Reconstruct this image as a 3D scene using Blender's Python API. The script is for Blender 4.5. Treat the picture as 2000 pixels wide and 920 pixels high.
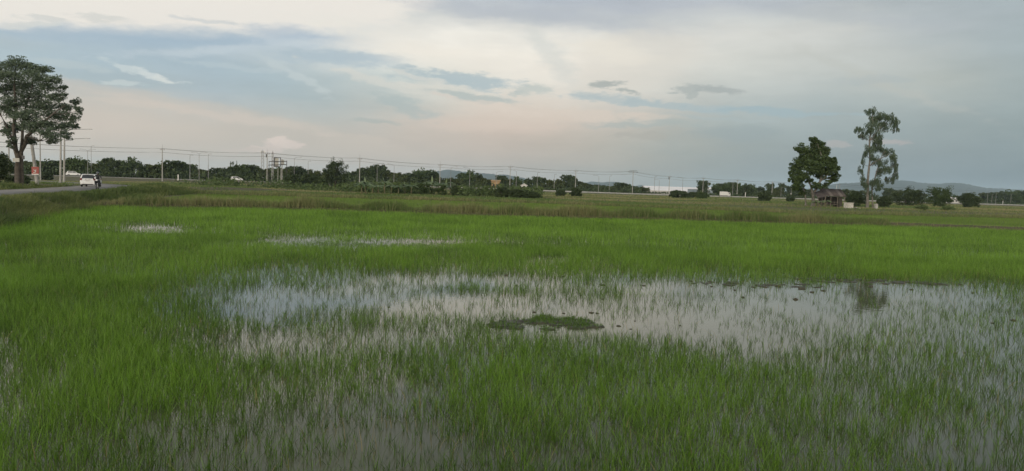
import bpy, bmesh, math, random
import numpy as np
from mathutils import Vector, Matrix
R = math.radians
random.seed(7); RNG = np.random.default_rng(7)
for o in list(bpy.data.objects): bpy.data.objects.remove(o)
SC = bpy.context.scene; COL = SC.collection

# ---------------------------------------------------------------- camera
F = 1428.0; EYE = 2.5; ROLL = R(1.8); PITCH = math.atan(95*math.cos(ROLL)/F)
FW = np.array([0, math.cos(PITCH), -math.sin(PITCH)])
R0 = np.array([1.0, 0, 0]); U0 = np.array([0, math.sin(PITCH), math.cos(PITCH)])
RT = math.cos(ROLL)*R0+math.sin(ROLL)*U0; UP = -math.sin(ROLL)*R0+math.cos(ROLL)*U0
CAMP = np.array([0, 0, EYE])
cam = bpy.data.cameras.new('camera'); co = bpy.data.objects.new('camera', cam); COL.objects.link(co)
cam.lens = 36*F/2000; cam.sensor_width = 36; cam.clip_start = 0.1; cam.clip_end = 30000
co.matrix_world = Matrix(((RT[0], UP[0], -FW[0], 0), (RT[1], UP[1], -FW[1], 0), (RT[2], UP[2], -FW[2], EYE), (0, 0, 0, 1)))
SC.camera = co

def ray(x, y): return FW*F+RT*(np.asarray(x, float)-1000)[..., None]+UP*(460-np.asarray(y, float))[..., None] if np.ndim(x) else FW*F+RT*(x-1000)+UP*(460-y)
def at(x, y, D):            # the world point seen at a photo pixel, D metres in front
    d = ray(x, y); return CAMP+d*(D/d[1])
def gnd(x, y, z=0.0):       # where the sight line meets the level z
    d = ray(x, y); return CAMP+d*((z-EYE)/d[2])
def topix(P):
    d = np.asarray(P)-CAMP; w = d@FW
    return 1000+F*(d@RT)/w, 460-F*(d@UP)/w
def azel(x, y):
    d = ray(x, y); d = d/np.linalg.norm(d); return math.atan2(d[0], d[1]), math.asin(d[2])
def yh(x): return 365+(x-1000)*math.tan(ROLL)
def s2l(c):
    c = np.asarray(c, float)/255; return tuple(np.where(c <= .04045, c/12.92, ((c+.055)/1.055)**2.4))

# ---------------------------------------------------------------- sky, sun, exposure
SUN_EL, SUN_ROT = R(9), R(205)        # low sun behind thin cloud, behind the camera to the left
W = bpy.data.worlds.new('World'); SC.world = W; W.use_nodes = True
NT = W.node_tree; N = NT.nodes; N.clear()
def lk(a, b): NT.links.new(a, b)
def mth(op, a, b=None, c=None, clamp=False):
    n = N.new('ShaderNodeMath'); n.operation = op; n.use_clamp = clamp
    for i, v in enumerate((a, b, c)):
        if v is None: continue
        if isinstance(v, (int, float)): n.inputs[i].default_value = v
        else: lk(v, n.inputs[i])
    return n.outputs[0]
def mixc(f, a, b):
    n = N.new('ShaderNodeMix'); n.data_type = 'RGBA'
    for k, v in ((0, f), (6, a), (7, b)):
        if isinstance(v, (int, float)): n.inputs[k].default_value = v
        elif isinstance(v, tuple): n.inputs[k].default_value = (*v, 1)
        else: lk(v, n.inputs[k])
    return n.outputs[2]
def smooth(v, lo, hi, a=0.0, b=1.0):
    n = N.new('ShaderNodeMapRange'); n.interpolation_type = 'SMOOTHSTEP'; lk(v, n.inputs[0])
    for k, q in zip((1, 2, 3, 4), (lo, hi, a, b)): n.inputs[k].default_value = q
    return n.outputs[0]
tc = N.new('ShaderNodeTexCoord'); sx = N.new('ShaderNodeSeparateXYZ'); lk(tc.outputs['Generated'], sx.inputs[0])
AZ = mth('ARCTAN2', sx.outputs[0], sx.outputs[1]); EL = mth('ARCSINE', sx.outputs[2])
cb = N.new('ShaderNodeCombineXYZ'); lk(AZ, cb.inputs[0]); lk(EL, cb.inputs[1])
def noise(vec, scale, detail=5, rough=.55, sc=(1, 1, 1), rot=0.0, off=0.0):
    m = N.new('ShaderNodeMapping'); m.inputs['Scale'].default_value = sc; m.inputs['Rotation'].default_value = (0, 0, rot); m.inputs['Location'].default_value = (off, off*.7, off*.3)
    lk(vec, m.inputs[0])
    n = N.new('ShaderNodeTexNoise'); n.inputs['Scale'].default_value = scale; n.inputs['Detail'].default_value = detail; n.inputs['Roughness'].default_value = rough
    lk(m.outputs[0], n.inputs['Vector']); return n
def warp(amt, scale, sc, off, rot=R(-8)):
    n = noise(cb.outputs[0], scale, 5, .6, sc, rot, off)
    s = N.new('ShaderNodeVectorMath'); s.operation = 'SUBTRACT'; lk(n.outputs['Color'], s.inputs[0]); s.inputs[1].default_value = (.5, .5, .5)
    q = N.new('ShaderNodeVectorMath'); q.operation = 'MULTIPLY'; lk(s.outputs[0], q.inputs[0]); q.inputs[1].default_value = amt
    a = N.new('ShaderNodeVectorMath'); a.operation = 'ADD'; lk(q.outputs[0], a.inputs[0]); lk(cb.outputs[0], a.inputs[1]); return a.outputs[0]
W1 = warp((.16, .05, 0), 5, (1, 3.2, 1), 0)          # for the broad cloud sheets
W2 = warp((.055, .024, 0), 17, (1, 3.0, 1), 3)        # for the small clouds
ROWY = [-700, -300, -120, 0, 40, 60, 90, 130, 160, 200, 240, 280, 330, 410]
SKY = [
 [(128,136,150)]*11,
 [(158,164,162)]*2+[(156,162,160)]*2+[(154,159,156)]*3+[(152,157,166)]*2+[(145,152,160)]*2,
 [(206,206,200),(210,210,202),(208,208,202),(196,197,193),(178,180,185),(164,168,177),(166,170,177),(168,172,178),(165,171,176),(157,165,170),(150,160,165)],
 [(230,225,215),(233,228,219),(235,229,220),(224,221,214),(191,196,198),(176,183,193),(175,181,191),(176,181,189),(178,183,186),(169,177,181),(161,171,175)],
 [(176,188,194),(168,184,195),(164,182,197),(200,206,209),(222,220,212),(188,192,196),(187,191,193),(199,201,199),(197,199,195),(172,179,183),(161,172,176)],
 [(175,188,194),(166,183,195),(163,181,198),(190,200,208),(229,224,214),(218,216,209),(209,208,203),(208,207,202),(202,202,197),(173,180,183),(160,171,175)],
 [(167,184,192),(165,183,195),(168,186,198),(204,208,208),(234,227,215),(232,226,215),(227,221,210),(209,208,201),(199,200,195),(176,182,182),(158,170,174)],
 [(169,185,190),(166,183,191),(162,180,191),(170,186,193),(216,216,208),(228,221,210),(224,217,206),(201,202,196),(192,195,191),(179,183,180),(156,168,171)],
 [(170,183,186),(166,181,186),(163,179,188),(163,180,186),(196,200,194),(214,211,202),(215,209,199),(194,197,192),(182,188,186),(179,183,177),(154,166,168)],
 [(176,182,178),(184,185,177),(167,179,183),(160,176,180),(184,189,183),(214,204,191),(193,193,186),(177,184,183),(168,178,179),(165,173,172),(149,162,164)],
 [(203,194,182),(204,193,181),(191,187,178),(172,178,174),(193,186,176),(213,195,181),(190,185,175),(160,172,172),(155,167,169),(151,163,164),(141,155,158)],
 [(199,192,178),(197,188,175),(188,182,170),(180,177,169),(186,179,169),(190,178,166),(173,171,161),(154,163,161),(145,157,160),(139,152,156),(131,146,150)],
 [(192,186,172),(188,183,169),(182,177,166),(180,174,163),(178,172,162),(175,169,159),(158,159,151),(144,153,152),(131,144,149),(121,137,145),(115,133,141)],
 [(185,180,168),(182,177,164),(176,172,161),(174,169,159),(172,167,157),(168,163,153),(152,153,146),(138,147,147),(125,139,145),(116,132,141),(110,128,137)],
]
TAB = np.array([[s2l(c) for c in r] for r in SKY])
TAB[9:13, :7] *= np.array([1.10, 1.055, 1.045]); TAB[5:9, 4:7] *= 1.10
def tab(px, py):
    px = min(max(px/200, 0), 9.999); i = int(px); fx = px-i
    py = min(max(py, ROWY[0]), ROWY[-1]-.01); j = max(k for k in range(len(ROWY)-1) if ROWY[k] <= py); fy = (py-ROWY[j])/(ROWY[j+1]-ROWY[j])
    return (TAB[j, i]*(1-fx)+TAB[j, i+1]*fx)*(1-fy)+(TAB[j+1, i]*(1-fx)+TAB[j+1, i+1]*fx)*fy
AZR = R(48)
sp = N.new('ShaderNodeSeparateXYZ'); lk(W1, sp.inputs[0])
U = mth('MULTIPLY_ADD', sp.outputs[0], .5/AZR, .5, clamp=True)
els = [R(e) for e in (-1, .6, 1.8, 3.2, 4.8, 6.3, 7.8, 9.1, 10.3, 11.5, 12.6, 13.8, 15.2, 17.5, 21, 27, 40, 75)]
prev = None
for k, e in enumerate(els):
    cr = N.new('ShaderNodeValToRGB'); lk(U, cr.inputs[0]); ramp = cr.color_ramp; ramp.interpolation = 'B_SPLINE'
    n = 28
    while len(ramp.elements) < n: ramp.elements.new(.5)
    for q in range(n):
        a = (q/(n-1)*2-1)*AZR; d = np.array([math.sin(a)*math.cos(e), math.cos(a)*math.cos(e), math.sin(e)])
        x, y = topix(CAMP+d*100)
        ramp.elements[q].position = q/(n-1); ramp.elements[q].color = (*tab(x, y), 1)
    if prev is None: prev = cr.outputs[0]
    else:
        n_ = N.new('ShaderNodeMapRange'); lk(sp.outputs[1], n_.inputs[0]); n_.inputs[1].default_value = els[k-1]; n_.inputs[2].default_value = e
        prev = mixc(n_.outputs[0], prev, cr.outputs[0])
sky = prev
# streaky texture in the cloud sheets
nz = noise(cb.outputs[0], 9, 7, .6, (1, 4.5, 1), R(-7), 5)
nz2 = noise(cb.outputs[0], 3.2, 4, .5, (1, 2.5, 1), R(6), 9)
tex = mth('ADD', mth('MULTIPLY_ADD', nz.outputs[0], .30, -.15), mth('MULTIPLY_ADD', nz2.outputs[0], .18, -.09))
g = mth('ADD', tex, 1.035)
vm = N.new('ShaderNodeVectorMath'); vm.operation = 'SCALE'; lk(sky, vm.inputs[0]); lk(g, vm.inputs['Scale']); sky = vm.outputs[0]
nzs = noise(cb.outputs[0], 30, 9, .68, (1, 3.2, 1), R(-8), 2)
nzo = mth('SUBTRACT', nzs.outputs[0], .5)
EXTRA = [(470,130,110,5,5,(185,198,203),.5,1.7),(960,205,90,6,10,(222,208,195),.6,1.5),(820,150,60,5,16,(220,217,208),.6,1.7),(1420,232,120,4,3,(168,180,182),.6,1.6)]
STROKES = [  # photo x, y, half length, half width, tilt (down to the right), colour, opacity, raggedness, edge sharpness
 (170,-46,600,96,3,(236,230,221),.95,.10,.93),(380,268,470,64,9,(205,193,180),.5,.12,.88),(1240,118,130,62,-14,(218,212,202),.45,.15,.6),(660,115,120,14,2,(170,187,197),.6,1.2),
 (300,72,330,20,1,(161,181,197),.8,.35),(560,62,90,13,5,(162,181,199),.6,.9),
 (90,36,45,6,8,(207,208,204),.7,1.4),(175,33,55,6,9,(208,208,203),.7,1.4),(400,38,55,5,6,(202,205,205),.7,1.4),(60,47,60,5,2,(212,213,208),.6,1.4),
 (262,134,82,4.5,14,(204,213,213),.7,1.5),(305,147,40,4,17,(210,216,215),.7,1.5),(328,154,15,6,22,(216,220,216),.7,1.3),(236,161,32,5,3,(197,206,206),.8,1.2),(130,124,80,7,7,(184,196,199),.6,1),
 (430,98,200,9,-4,(194,205,212),.65,.8),(640,108,150,15,2,(170,187,198),.6,.8),(560,84,60,9,10,(196,206,213),.5,1.5),(580,150,75,8,31,(197,206,207),.6,1.2),
 (700,55,160,22,8,(232,228,219),.6,.8),(880,118,190,26,12,(236,229,217),.6,.7),
 (885,153,112,14,7,(165,183,191),.8,1.2),(915,188,85,10,8,(171,183,182),.75,1.3),(765,164,125,9,13,(217,214,205),.6,1.4),(880,172,80,6,6,(220,216,206),.6,1.4),(790,205,60,14,24,(166,180,181),.6,1.3),
 (1072,104,85,24,50,(202,205,201),.5,.6),(1185,98,85,26,12,(233,226,213),.7,.6),(1010,28,300,16,5,(176,182,192),.5,.6),
 (1193,165,32,6,3,(163,169,166),.85,1.5),(1226,178,19,4.5,8,(166,172,169),.85,1.5),(1345,173,24,7,0,(168,174,172),.8,1.7),(1402,175,42,7,5,(165,171,170),.85,1.7),(1352,187,10,4,0,(170,176,174),.8,1.5),(1320,181,14,3,-10,(170,176,174),.7,1.5),
 (1030,174,45,8,0,(184,192,188),.7,1.5),(1185,193,95,9,4,(172,186,190),.65,1.4),(1330,206,170,7,4,(170,184,188),.8,1.2),(1520,218,150,6,2,(156,177,185),.75,1),(1255,243,130,8,0,(163,175,174),.6,1.4),
 (1120,226,150,11,2,(218,203,189),.7,1.1),(990,240,160,14,0,(212,196,182),.5,1.1),
 (526,288,46,9,-2,(216,200,190),.8,1.6),(540,278,20,11,0,(228,211,200),.85,1.6),(562,286,17,8,0,(222,206,195),.8,1.6),(498,289,26,7,0,(220,204,194),.8,1.6),(478,290,45,6,0,(206,192,180),.8,1.6),(740,236,40,5,4,(166,176,173),.6,1.4),
 (1633,283,30,5,-8,(176,171,169),.65,2),(1740,278,28,5,2,(180,170,168),.65,2),
 (430,224,230,9,9,(212,199,187),.6,.9),(260,205,90,6,6,(210,198,186),.5,1.2),(1445,262,80,16,0,(147,160,164),.5,1.1),(1720,160,180,14,22,(186,187,180),.45,.9),(1640,30,260,16,6,(174,180,186),.4,.7),(1700,155,90,8,-4,(168,178,181),.4,1.2),(1240,265,60,4,-3,(172,168,160),.6,1.5),
]
for (x, y, hl, hw, ang, c, op, rag, *hard) in STROKES+EXTRA:
    A = np.array(azel(x, y)); a = R(ang)
    M_ = np.array(azel(x+hl*math.cos(a), y+hl*math.sin(a)))-A
    Q = np.array(azel(x-hw*math.sin(a), y+hw*math.cos(a)))-A
    m = N.new('ShaderNodeMapping'); m.vector_type = 'TEXTURE'; lk(W2, m.inputs['Vector'])
    m.inputs['Location'].default_value = (A[0], A[1], 0); m.inputs['Rotation'].default_value = (0, 0, math.atan2(M_[1], M_[0]))
    m.inputs['Scale'].default_value = (float(np.hypot(*M_))*1.15, float(np.hypot(*Q))*1.15, 1)
    ln = N.new('ShaderNodeVectorMath'); ln.operation = 'LENGTH'; lk(m.outputs[0], ln.inputs[0])
    v = mth('MULTIPLY_ADD', nzo, rag*2.2, ln.outputs['Value'])
    mk = smooth(v, *((hard[0], 1.08) if hard else (.25 if rag < 1 else .5, 1.25)), op, 0.0)
    sky = mixc(mk, sky, s2l(c))
print('strokes', len(STROKES+EXTRA))
# the half of the sky behind the camera: unseen, brightened and warmed to light the scene
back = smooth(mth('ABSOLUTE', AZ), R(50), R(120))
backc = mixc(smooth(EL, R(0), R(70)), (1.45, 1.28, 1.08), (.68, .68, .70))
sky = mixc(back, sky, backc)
ns = N.new('ShaderNodeTexSky'); ns.sky_type = 'NISHITA'; ns.sun_disc = False; ns.sun_elevation = SUN_EL; ns.sun_rotation = SUN_ROT; ns.air_density = 1.2; ns.dust_density = 2.5
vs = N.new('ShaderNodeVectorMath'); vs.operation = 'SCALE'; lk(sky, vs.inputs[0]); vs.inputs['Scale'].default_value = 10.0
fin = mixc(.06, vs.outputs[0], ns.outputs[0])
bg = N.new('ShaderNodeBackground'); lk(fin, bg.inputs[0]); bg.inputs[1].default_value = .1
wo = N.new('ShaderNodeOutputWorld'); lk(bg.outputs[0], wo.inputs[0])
W.cycles.sampling_method = 'MANUAL'; W.cycles.sample_map_resolution = 512
sd = bpy.data.lights.new('sun', 'SUN'); sd.energy = 1.3; sd.angle = R(14); sd.color = (1, .90, .78)
so = bpy.data.objects.new('sun', sd); COL.objects.link(so)
# nishita rotation is measured clockwise from +Y; light travels from the sun to the scene
sdir = Vector((math.sin(SUN_ROT)*math.cos(R(22)), math.cos(SUN_ROT)*math.cos(R(22)), math.sin(R(22))))
sdir = Vector((math.sin(SUN_ROT)*math.cos(SUN_EL), math.cos(SUN_ROT)*math.cos(SUN_EL), math.sin(SUN_EL)))
so.rotation_euler = sdir.to_track_quat('Z', 'Y').to_euler()
SC.view_settings.view_transform = 'Standard'; SC.view_settings.look = 'None'; SC.view_settings.gamma = 1; SC.view_settings.exposure = 0.1
SC.cycles.max_bounces = 6; SC.cycles.volume_bounces = 1; SC.cycles.transparent_max_bounces = 8
SC.cycles.diffuse_bounces = 3; SC.cycles.glossy_bounces = 3; SC.cycles.caustics_reflective = False; SC.cycles.caustics_refractive = False

# ---------------------------------------------------------------- materials
def mat(name, color, rough=.7, var=None, vscale=3.0, metal=0.0, spec=.3, trans=0.0, attr=None, bump=0.0, bscale=20.0, coat=0.0):
    """color; var: second colour mixed in by noise (or by the mesh attribute attr)"""
    m = bpy.data.materials.new(name); m.use_nodes = True; t = m.node_tree; n = t.nodes; n.clear()
    out = n.new('ShaderNodeOutputMaterial'); p = n.new('ShaderNodeBsdfPrincipled')
    p.inputs['Roughness'].default_value = rough; p.inputs['Metallic'].default_value = metal; p.inputs['Specular IOR Level'].default_value = spec; p.inputs['Coat Weight'].default_value = coat
    src = None
    if var is not None:
        mx = n.new('ShaderNodeMix'); mx.data_type = 'RGBA'; mx.inputs[6].default_value = (*color, 1); mx.inputs[7].default_value = (*var, 1)
        if attr:
            a = n.new('ShaderNodeAttribute'); a.attribute_name = attr; t.links.new(a.outputs['Fac'], mx.inputs[0])
        else:
            g_ = n.new('ShaderNodeNewGeometry'); z = n.new('ShaderNodeTexNoise'); z.inputs['Scale'].default_value = vscale; z.inputs['Detail'].default_value = 6
            t.links.new(g_.outputs['Position'], z.inputs['Vector']); r_ = n.new('ShaderNodeMapRange'); r_.inputs[1].default_value = .35; r_.inputs[2].default_value = .65
            t.links.new(z.outputs[0], r_.inputs[0]); t.links.new(r_.outputs[0], mx.inputs[0])
        src = mx.outputs[2]; t.links.new(src, p.inputs['Base Color'])
    else: p.inputs['Base Color'].default_value = (*color, 1)
    if bump:
        z = n.new('ShaderNodeTexNoise'); z.inputs['Scale'].default_value = bscale; z.inputs['Detail'].default_value = 5
        b = n.new('ShaderNodeBump'); b.inputs['Strength'].default_value = bump; b.inputs['Distance'].default_value = .05
        t.links.new(z.outputs[0], b.inputs['Height']); t.links.new(b.outputs[0], p.inputs['Normal'])
    if trans:
        tr = n.new('ShaderNodeBsdfTranslucent'); ms = n.new('ShaderNodeMixShader'); ms.inputs[0].default_value = trans
        if src: t.links.new(src, tr.inputs[0])
        else: tr.inputs[0].default_value = (*color, 1)
        t.links.new(p.outputs[0], ms.inputs[1]); t.links.new(tr.outputs[0], ms.inputs[2]); t.links.new(ms.outputs[0], out.inputs[0])
    else: t.links.new(p.outputs[0], out.inputs[0])
    return m

# ---------------------------------------------------------------- object helpers
def tag(o, label=None, cat=None, group=None, kind=None):
    for k, v in (('label', label), ('category', cat), ('group', group), ('kind', kind)):
        if v: o[k] = v
    return o
def empty(name, loc=(0, 0, 0), rz=0.0, label=None, cat=None, group=None):
    o = bpy.data.objects.new(name, None); COL.objects.link(o); o.location = tuple(map(float, loc)); o.rotation_euler = (0, 0, rz); o.empty_display_size = .2
    return tag(o, label, cat, group)
def link(name, me, m, parent=None):
    if m and not me.materials: me.materials.append(m)
    o = bpy.data.objects.new(name, me); COL.objects.link(o)
    if parent: o.parent = parent
    return o
def tri_mesh(name, V, T, attr=None, smooth_=False):
    """V (n,3), T (m,3) or (m,4) int; attr: per-vertex floats stored as 'v'"""
    me = bpy.data.meshes.new(name); V = np.ascontiguousarray(V, np.float32); T = np.ascontiguousarray(T, np.int32); k = T.shape[1]
    me.vertices.add(len(V)); me.vertices.foreach_set('co', V.ravel())
    me.loops.add(T.size); me.loops.foreach_set('vertex_index', T.ravel())
    me.polygons.add(len(T)); me.polygons.foreach_set('loop_start', np.arange(0, T.size, k, dtype=np.int32)); 
    me.update(calc_edges=True)
    if attr is not None:
        a = me.attributes.new('v', 'FLOAT', 'POINT'); a.data.foreach_set('value', np.ascontiguousarray(attr, np.float32))
    if smooth_: me.polygons.foreach_set('use_smooth', np.ones(len(T), bool))
    me.validate(); return me
class MB:
    """collects simple solids into one mesh"""
    def __init__(s): s.bm = bmesh.new()
    def box(s, c, size, rot=None, bev=0.0):
        M = Matrix.Translation(c) @ (rot.to_4x4() if rot else Matrix.Identity(4)) @ Matrix.Diagonal((*size, 1))
        r = bmesh.ops.create_cube(s.bm, size=1, matrix=M)
        if bev:
            ed = {e for v in r['verts'] for e in v.link_edges}
            bmesh.ops.bevel(s.bm, geom=list(ed), offset=bev, segments=2, affect='EDGES')
        return s
    def bar(s, a, b, r1, r2=None, n=8):
        a = Vector(a); b = Vector(b); d = b-a; r2 = r1 if r2 is None else r2
        M = Matrix.Translation((a+b)/2) @ d.to_track_quat('Z', 'Y').to_matrix().to_4x4()
        bmesh.ops.create_cone(s.bm, cap_ends=True, segments=n, radius1=r1, radius2=r2, depth=d.length, matrix=M); return s
    def tube(s, pts, rs, n=7):
        pts = [Vector(p) for p in pts]; rings = []
        for i, p in enumerate(pts):
            d = (pts[min(i+1, len(pts)-1)]-pts[max(i-1, 0)]).normalized(); q = d.to_track_quat('Z', 'Y')
            r = rs[i] if hasattr(rs, '__len__') else rs
            rings.append([s.bm.verts.new(p+q @ Vector((r*math.cos(2*math.pi*k/n), r*math.sin(2*math.pi*k/n), 0))) for k in range(n)])
        for A, B in zip(rings, rings[1:]):
            # choose the best twist so that the tube does not wring itself
            off = min(range(n), key=lambda o: (A[0].co-B[o].co).length)
            for k in range(n): s.bm.faces.new((A[k], A[(k+1) % n], B[(k+1+off) % n], B[(k+off) % n]))
        s.bm.faces.new(rings[0][::-1]); s.bm.faces.new(rings[-1]); return s
    def prism(s, prof, x0, x1, taper=None):
        """profile in (y,z) extruded along x; taper(z)->half width factor"""
        tp = taper or (lambda y, z: 1)
        A = [s.bm.verts.new((x0*tp(y, z), y, z)) for y, z in prof]; B = [s.bm.verts.new((x1*tp(y, z), y, z)) for y, z in prof]
        n = len(prof)
        for k in range(n): s.bm.faces.new((A[k], A[(k+1) % n], B[(k+1) % n], B[k]))
        s.bm.faces.new(A[::-1]); s.bm.faces.new(B); return s
    def ball(s, c, r, seg=12):
        M = Matrix.Translation(c) @ Matrix.Diagonal((*(r if hasattr(r, '__len__') else (r, r, r)), 1))
        bmesh.ops.create_uvsphere(s.bm, u_segments=seg, v_segments=max(6, seg//2+2), radius=1, matrix=M); return s
    def torus(s, c, R_, r_, axis='X', n=20, m=8):
        vs_ = []
        for i in range(n):
            a = 2*math.pi*i/n; row = []
            for j in range(m):
                b = 2*math.pi*j/m; rr = R_+r_*math.cos(b); p = Vector((r_*math.sin(b), rr*math.cos(a), rr*math.sin(a)))
                if axis == 'Z': p = Vector((p.y, p.z, p.x))
                row.append(s.bm.verts.new(p+Vector(c)))
            vs_.append(row)
        for i in range(n):
            for j in range(m): s.bm.faces.new((vs_[i][j], vs_[(i+1) % n][j], vs_[(i+1) % n][(j+1) % m], vs_[i][(j+1) % m]))
        return s
    def mesh(s, name, sm=False):
        bmesh.ops.recalc_face_normals(s.bm, faces=s.bm.faces); me = bpy.data.meshes.new(name); s.bm.to_mesh(me); s.bm.free()
        if sm: me.polygons.foreach_set('use_smooth', np.ones(len(me.polygons), bool))
        return me
    def build(s, name, m, parent=None, sm=False): return link(name, s.mesh(name, sm), m, parent)
def copy_tree(o, parent=None):
    c = o.copy(); COL.objects.link(c)
    if parent: c.parent = parent
    for ch in [k for k in bpy.data.objects if k.parent == o]: copy_tree(ch, c)
    return c

# value noise for planting
def vnoise(x, y, scale, seed=0, octv=3):
    tot = 0; amp = 1; s = 0
    for k in range(octv):
        r = np.random.default_rng(seed*31+k); G = r.random((64, 64)); a = np.asarray(x)/scale*2**k; b = np.asarray(y)/scale*2**k
        i = np.floor(a).astype(int); j = np.floor(b).astype(int); fx = a-i; fy = b-j; fx = fx*fx*(3-2*fx); fy = fy*fy*(3-2*fy)
        g_ = lambda p, q: G[p % 64, q % 64]
        tot = tot+amp*((g_(i, j)*(1-fx)+g_(i+1, j)*fx)*(1-fy)+(g_(i, j+1)*(1-fx)+g_(i+1, j+1)*fx)*fy); s += amp; amp *= .55
    return tot/s
def sstep(v, a, b): t = np.clip((np.asarray(v, float)-a)/(b-a), 0, 1); return t*t*(3-2*t)

# ---------------------------------------------------------------- the lie of the land
# left edge of the flooded paddy (foot of the road bank)
PEY = np.array([-30, 2, 6, 16, 24, 33.6, 44, 55, 62, 80, 95, 105, 400]); PEX = np.array([-4, -5, -9, -15, -19, -23.5, -27.7, -31, -33, -38, -42, -46, -60])
def padleft(Y): return np.interp(Y, PEY, PEX)
BUND = np.array([gnd(x, y, 0.0)[:2] for x, y in ((180, 405), (500, 409), (700, 415), (1000, 425), (1300, 432), (1500, 438), (1720, 443), (1850, 447), (2000, 453), (2200, 462))])
def bundY(X): return np.interp(X, BUND[:, 0], BUND[:, 1])
PAD2 = np.array([(-60, 97), (-46, 97), (-24, 98), (5, 103), (20, 98), (34, 92), (60, 100), (84, 108), (120, 116), (200, 125)], float)
def pad2Y(X): return np.interp(X, PAD2[:, 0], PAD2[:, 1])
# village road on the left
RDC = np.array([(-10, -16), (-16, 2), (-21, 14), (-29, 28), (-33, 40), (-36, 48.5), (-41.5, 66.5), (-49, 85.5), (-54.5, 99), (-61, 110), (-74, 122), (-92, 134)], float)
RDW = 2.7
def dist_line(X, Y, P):
    X = np.asarray(X, float); Y = np.asarray(Y, float); best = np.full(np.broadcast(X, Y).shape, 1e9)
    for a, b in zip(P, P[1:]):
        d = b-a; t = np.clip(((X-a[0])*d[0]+(Y-a[1])*d[1])/(d@d), 0, 1)
        best = np.minimum(best, np.hypot(X-a[0]-t*d[0], Y-a[1]-t*d[1]))
    return best
# highway behind the pole line
HW = np.array([(-420, 150), (-260, 190), (-160, 232), (-111, 262), (-70, 292), (-20, 325), (20, 345), (62, 372), (120, 410), (190, 455), (300, 520), (520, 640), (900, 830)], float)
HWW = 9.0
def hwz(X): return np.interp(X, [-200, -60, 60, 200], [1.55, 1.5, .75, .6])
def gz(X, Y):
    X = np.asarray(X, float); Y = np.asarray(Y, float)
    land = .35+.12*(vnoise(X, Y, 9, 3)-.5)+.35*sstep(X, 25, 60)*sstep(Y, 112, 124)*(1-sstep(Y, 170, 240))
    z = land
    z2 = .18
    inpad2 = (Y < pad2Y(X)) & (X > padleft(Y)+1)
    z = np.where(inpad2, z2, z)
    inpad1 = (Y < bundY(X)) & (X > padleft(Y)) & (Y > 1.5)
    z = np.where(inpad1, -.14, z)
    # bank up to the village road
    dr = dist_line(X, Y, RDC)
    edge = padleft(Y)-X
    lvl = .9
    bank = np.where(Y < 1.5, lvl, -.14+(lvl+.14)*sstep(edge, -.2, 3.6))
    farl = (Y > 60)
    bank = np.where(farl & (edge < 3.6) & (Y > bundY(X)), np.maximum(z, -.14+(lvl+.14)*sstep(edge, -1.5, 4.0)), bank)
    left = (edge > -1.5) & (Y < 125)
    z = np.where(left, np.where(inpad1 & (edge < 0), z, bank), z)
    z = np.where((X > padleft(Y)) & (Y <= 1.5), np.where(Y < 1.5, .9*(1-sstep(Y, -.5, 1.5)), z), z)
    z = np.where((Y > 125) & (edge > -1.5), np.maximum(z, lvl-(lvl-.5)*sstep(Y, 125, 150)), z)
    z = np.where(edge > -.3, np.maximum(z, .88*(1-sstep(dr, RDW+.5, RDW+3.0))), z)
    dh = dist_line(X, Y, HW); hz = hwz(X)-.05
    z = np.where(dh < HWW+10, z+(hz-z)*(1-sstep(dh, HWW, HWW+10)), z)
    return z
def gz1(X, Y): return float(gz(np.array([X]), np.array([Y]))[0])

# ground sheet
ys = np.concatenate([np.arange(-16, 112, .7), 112*np.power(1.035, np.arange(0, 62)), [1100, 1500, 2100, 3000, 4500, 6500, 9000]])
ys = np.unique(np.round(ys, 3)); nc = 260; ts = np.linspace(-1, 1, nc)
hwid = 46+.95*np.abs(ys)
GX = ts[None, :]*hwid[:, None]; GY = np.repeat(ys[:, None], nc, 1); GZ = gz(GX, GY)
GZ = np.where(GY > 800, .3, GZ)
V = np.stack([GX, GY, GZ], -1).reshape(-1, 3); ii = np.arange(len(ys)-1)[:, None]*nc+np.arange(nc-1)[None, :]
T = np.stack([ii, ii+1, ii+nc+1, ii+nc], -1).reshape(-1, 4)
M_SOIL = mat('soil_and_turf', (.075, .085, .038), .95, (.12, .105, .06), 1.3, bump=.5, bscale=6)
link('ground', tri_mesh('ground', V, T, smooth_=True), M_SOIL); tag(bpy.data.objects['ground'], kind='structure')

# flooded paddy: one sheet of muddy water
def ribbon(P, wl, wr, z, name, m, kind='structure', parent=None, thick=0, up=None):
    P = np.asarray(P, float); d = np.gradient(P, axis=0); d /= np.linalg.norm(d, axis=1)[:, None]; nrm = np.stack([d[:, 1], -d[:, 0]], 1)
    A = P-nrm*wl; B = P+nrm*wr; zz = z if hasattr(z, '__len__') else np.full(len(P), z)
    V = np.concatenate([np.column_stack([A, zz]), np.column_stack([B, zz])]); n = len(P)
    T = np.array([[i, n+i, n+i+1, i+1] for i in range(n-1)])
    if thick:
        V = np.concatenate([V, V-np.array([0, 0, thick])]); m2 = 2*n
        T = np.concatenate([T, np.array([[i, i+1, m2+i+1, m2+i] for i in range(n-1)]), np.array([[n+i, m2+n+i, m2+n+i+1, n+i+1] for i in range(n-1)])])
    o = link(name, tri_mesh(name, V, T, smooth_=False), m, parent); tag(o, kind=kind) if kind else None; return o
def resample(P, step):
    P = np.asarray(P, float); L = np.concatenate([[0], np.cumsum(np.linalg.norm(np.diff(P, axis=0), axis=1))]); s = np.arange(0, L[-1], step)
    return np.column_stack([np.interp(s, L, P[:, k]) for k in range(P.shape[1])])
m = bpy.data.materials.new('muddy_water'); m.use_nodes = True; t = m.node_tree; n = t.nodes; p = n['Principled BSDF']
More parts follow.
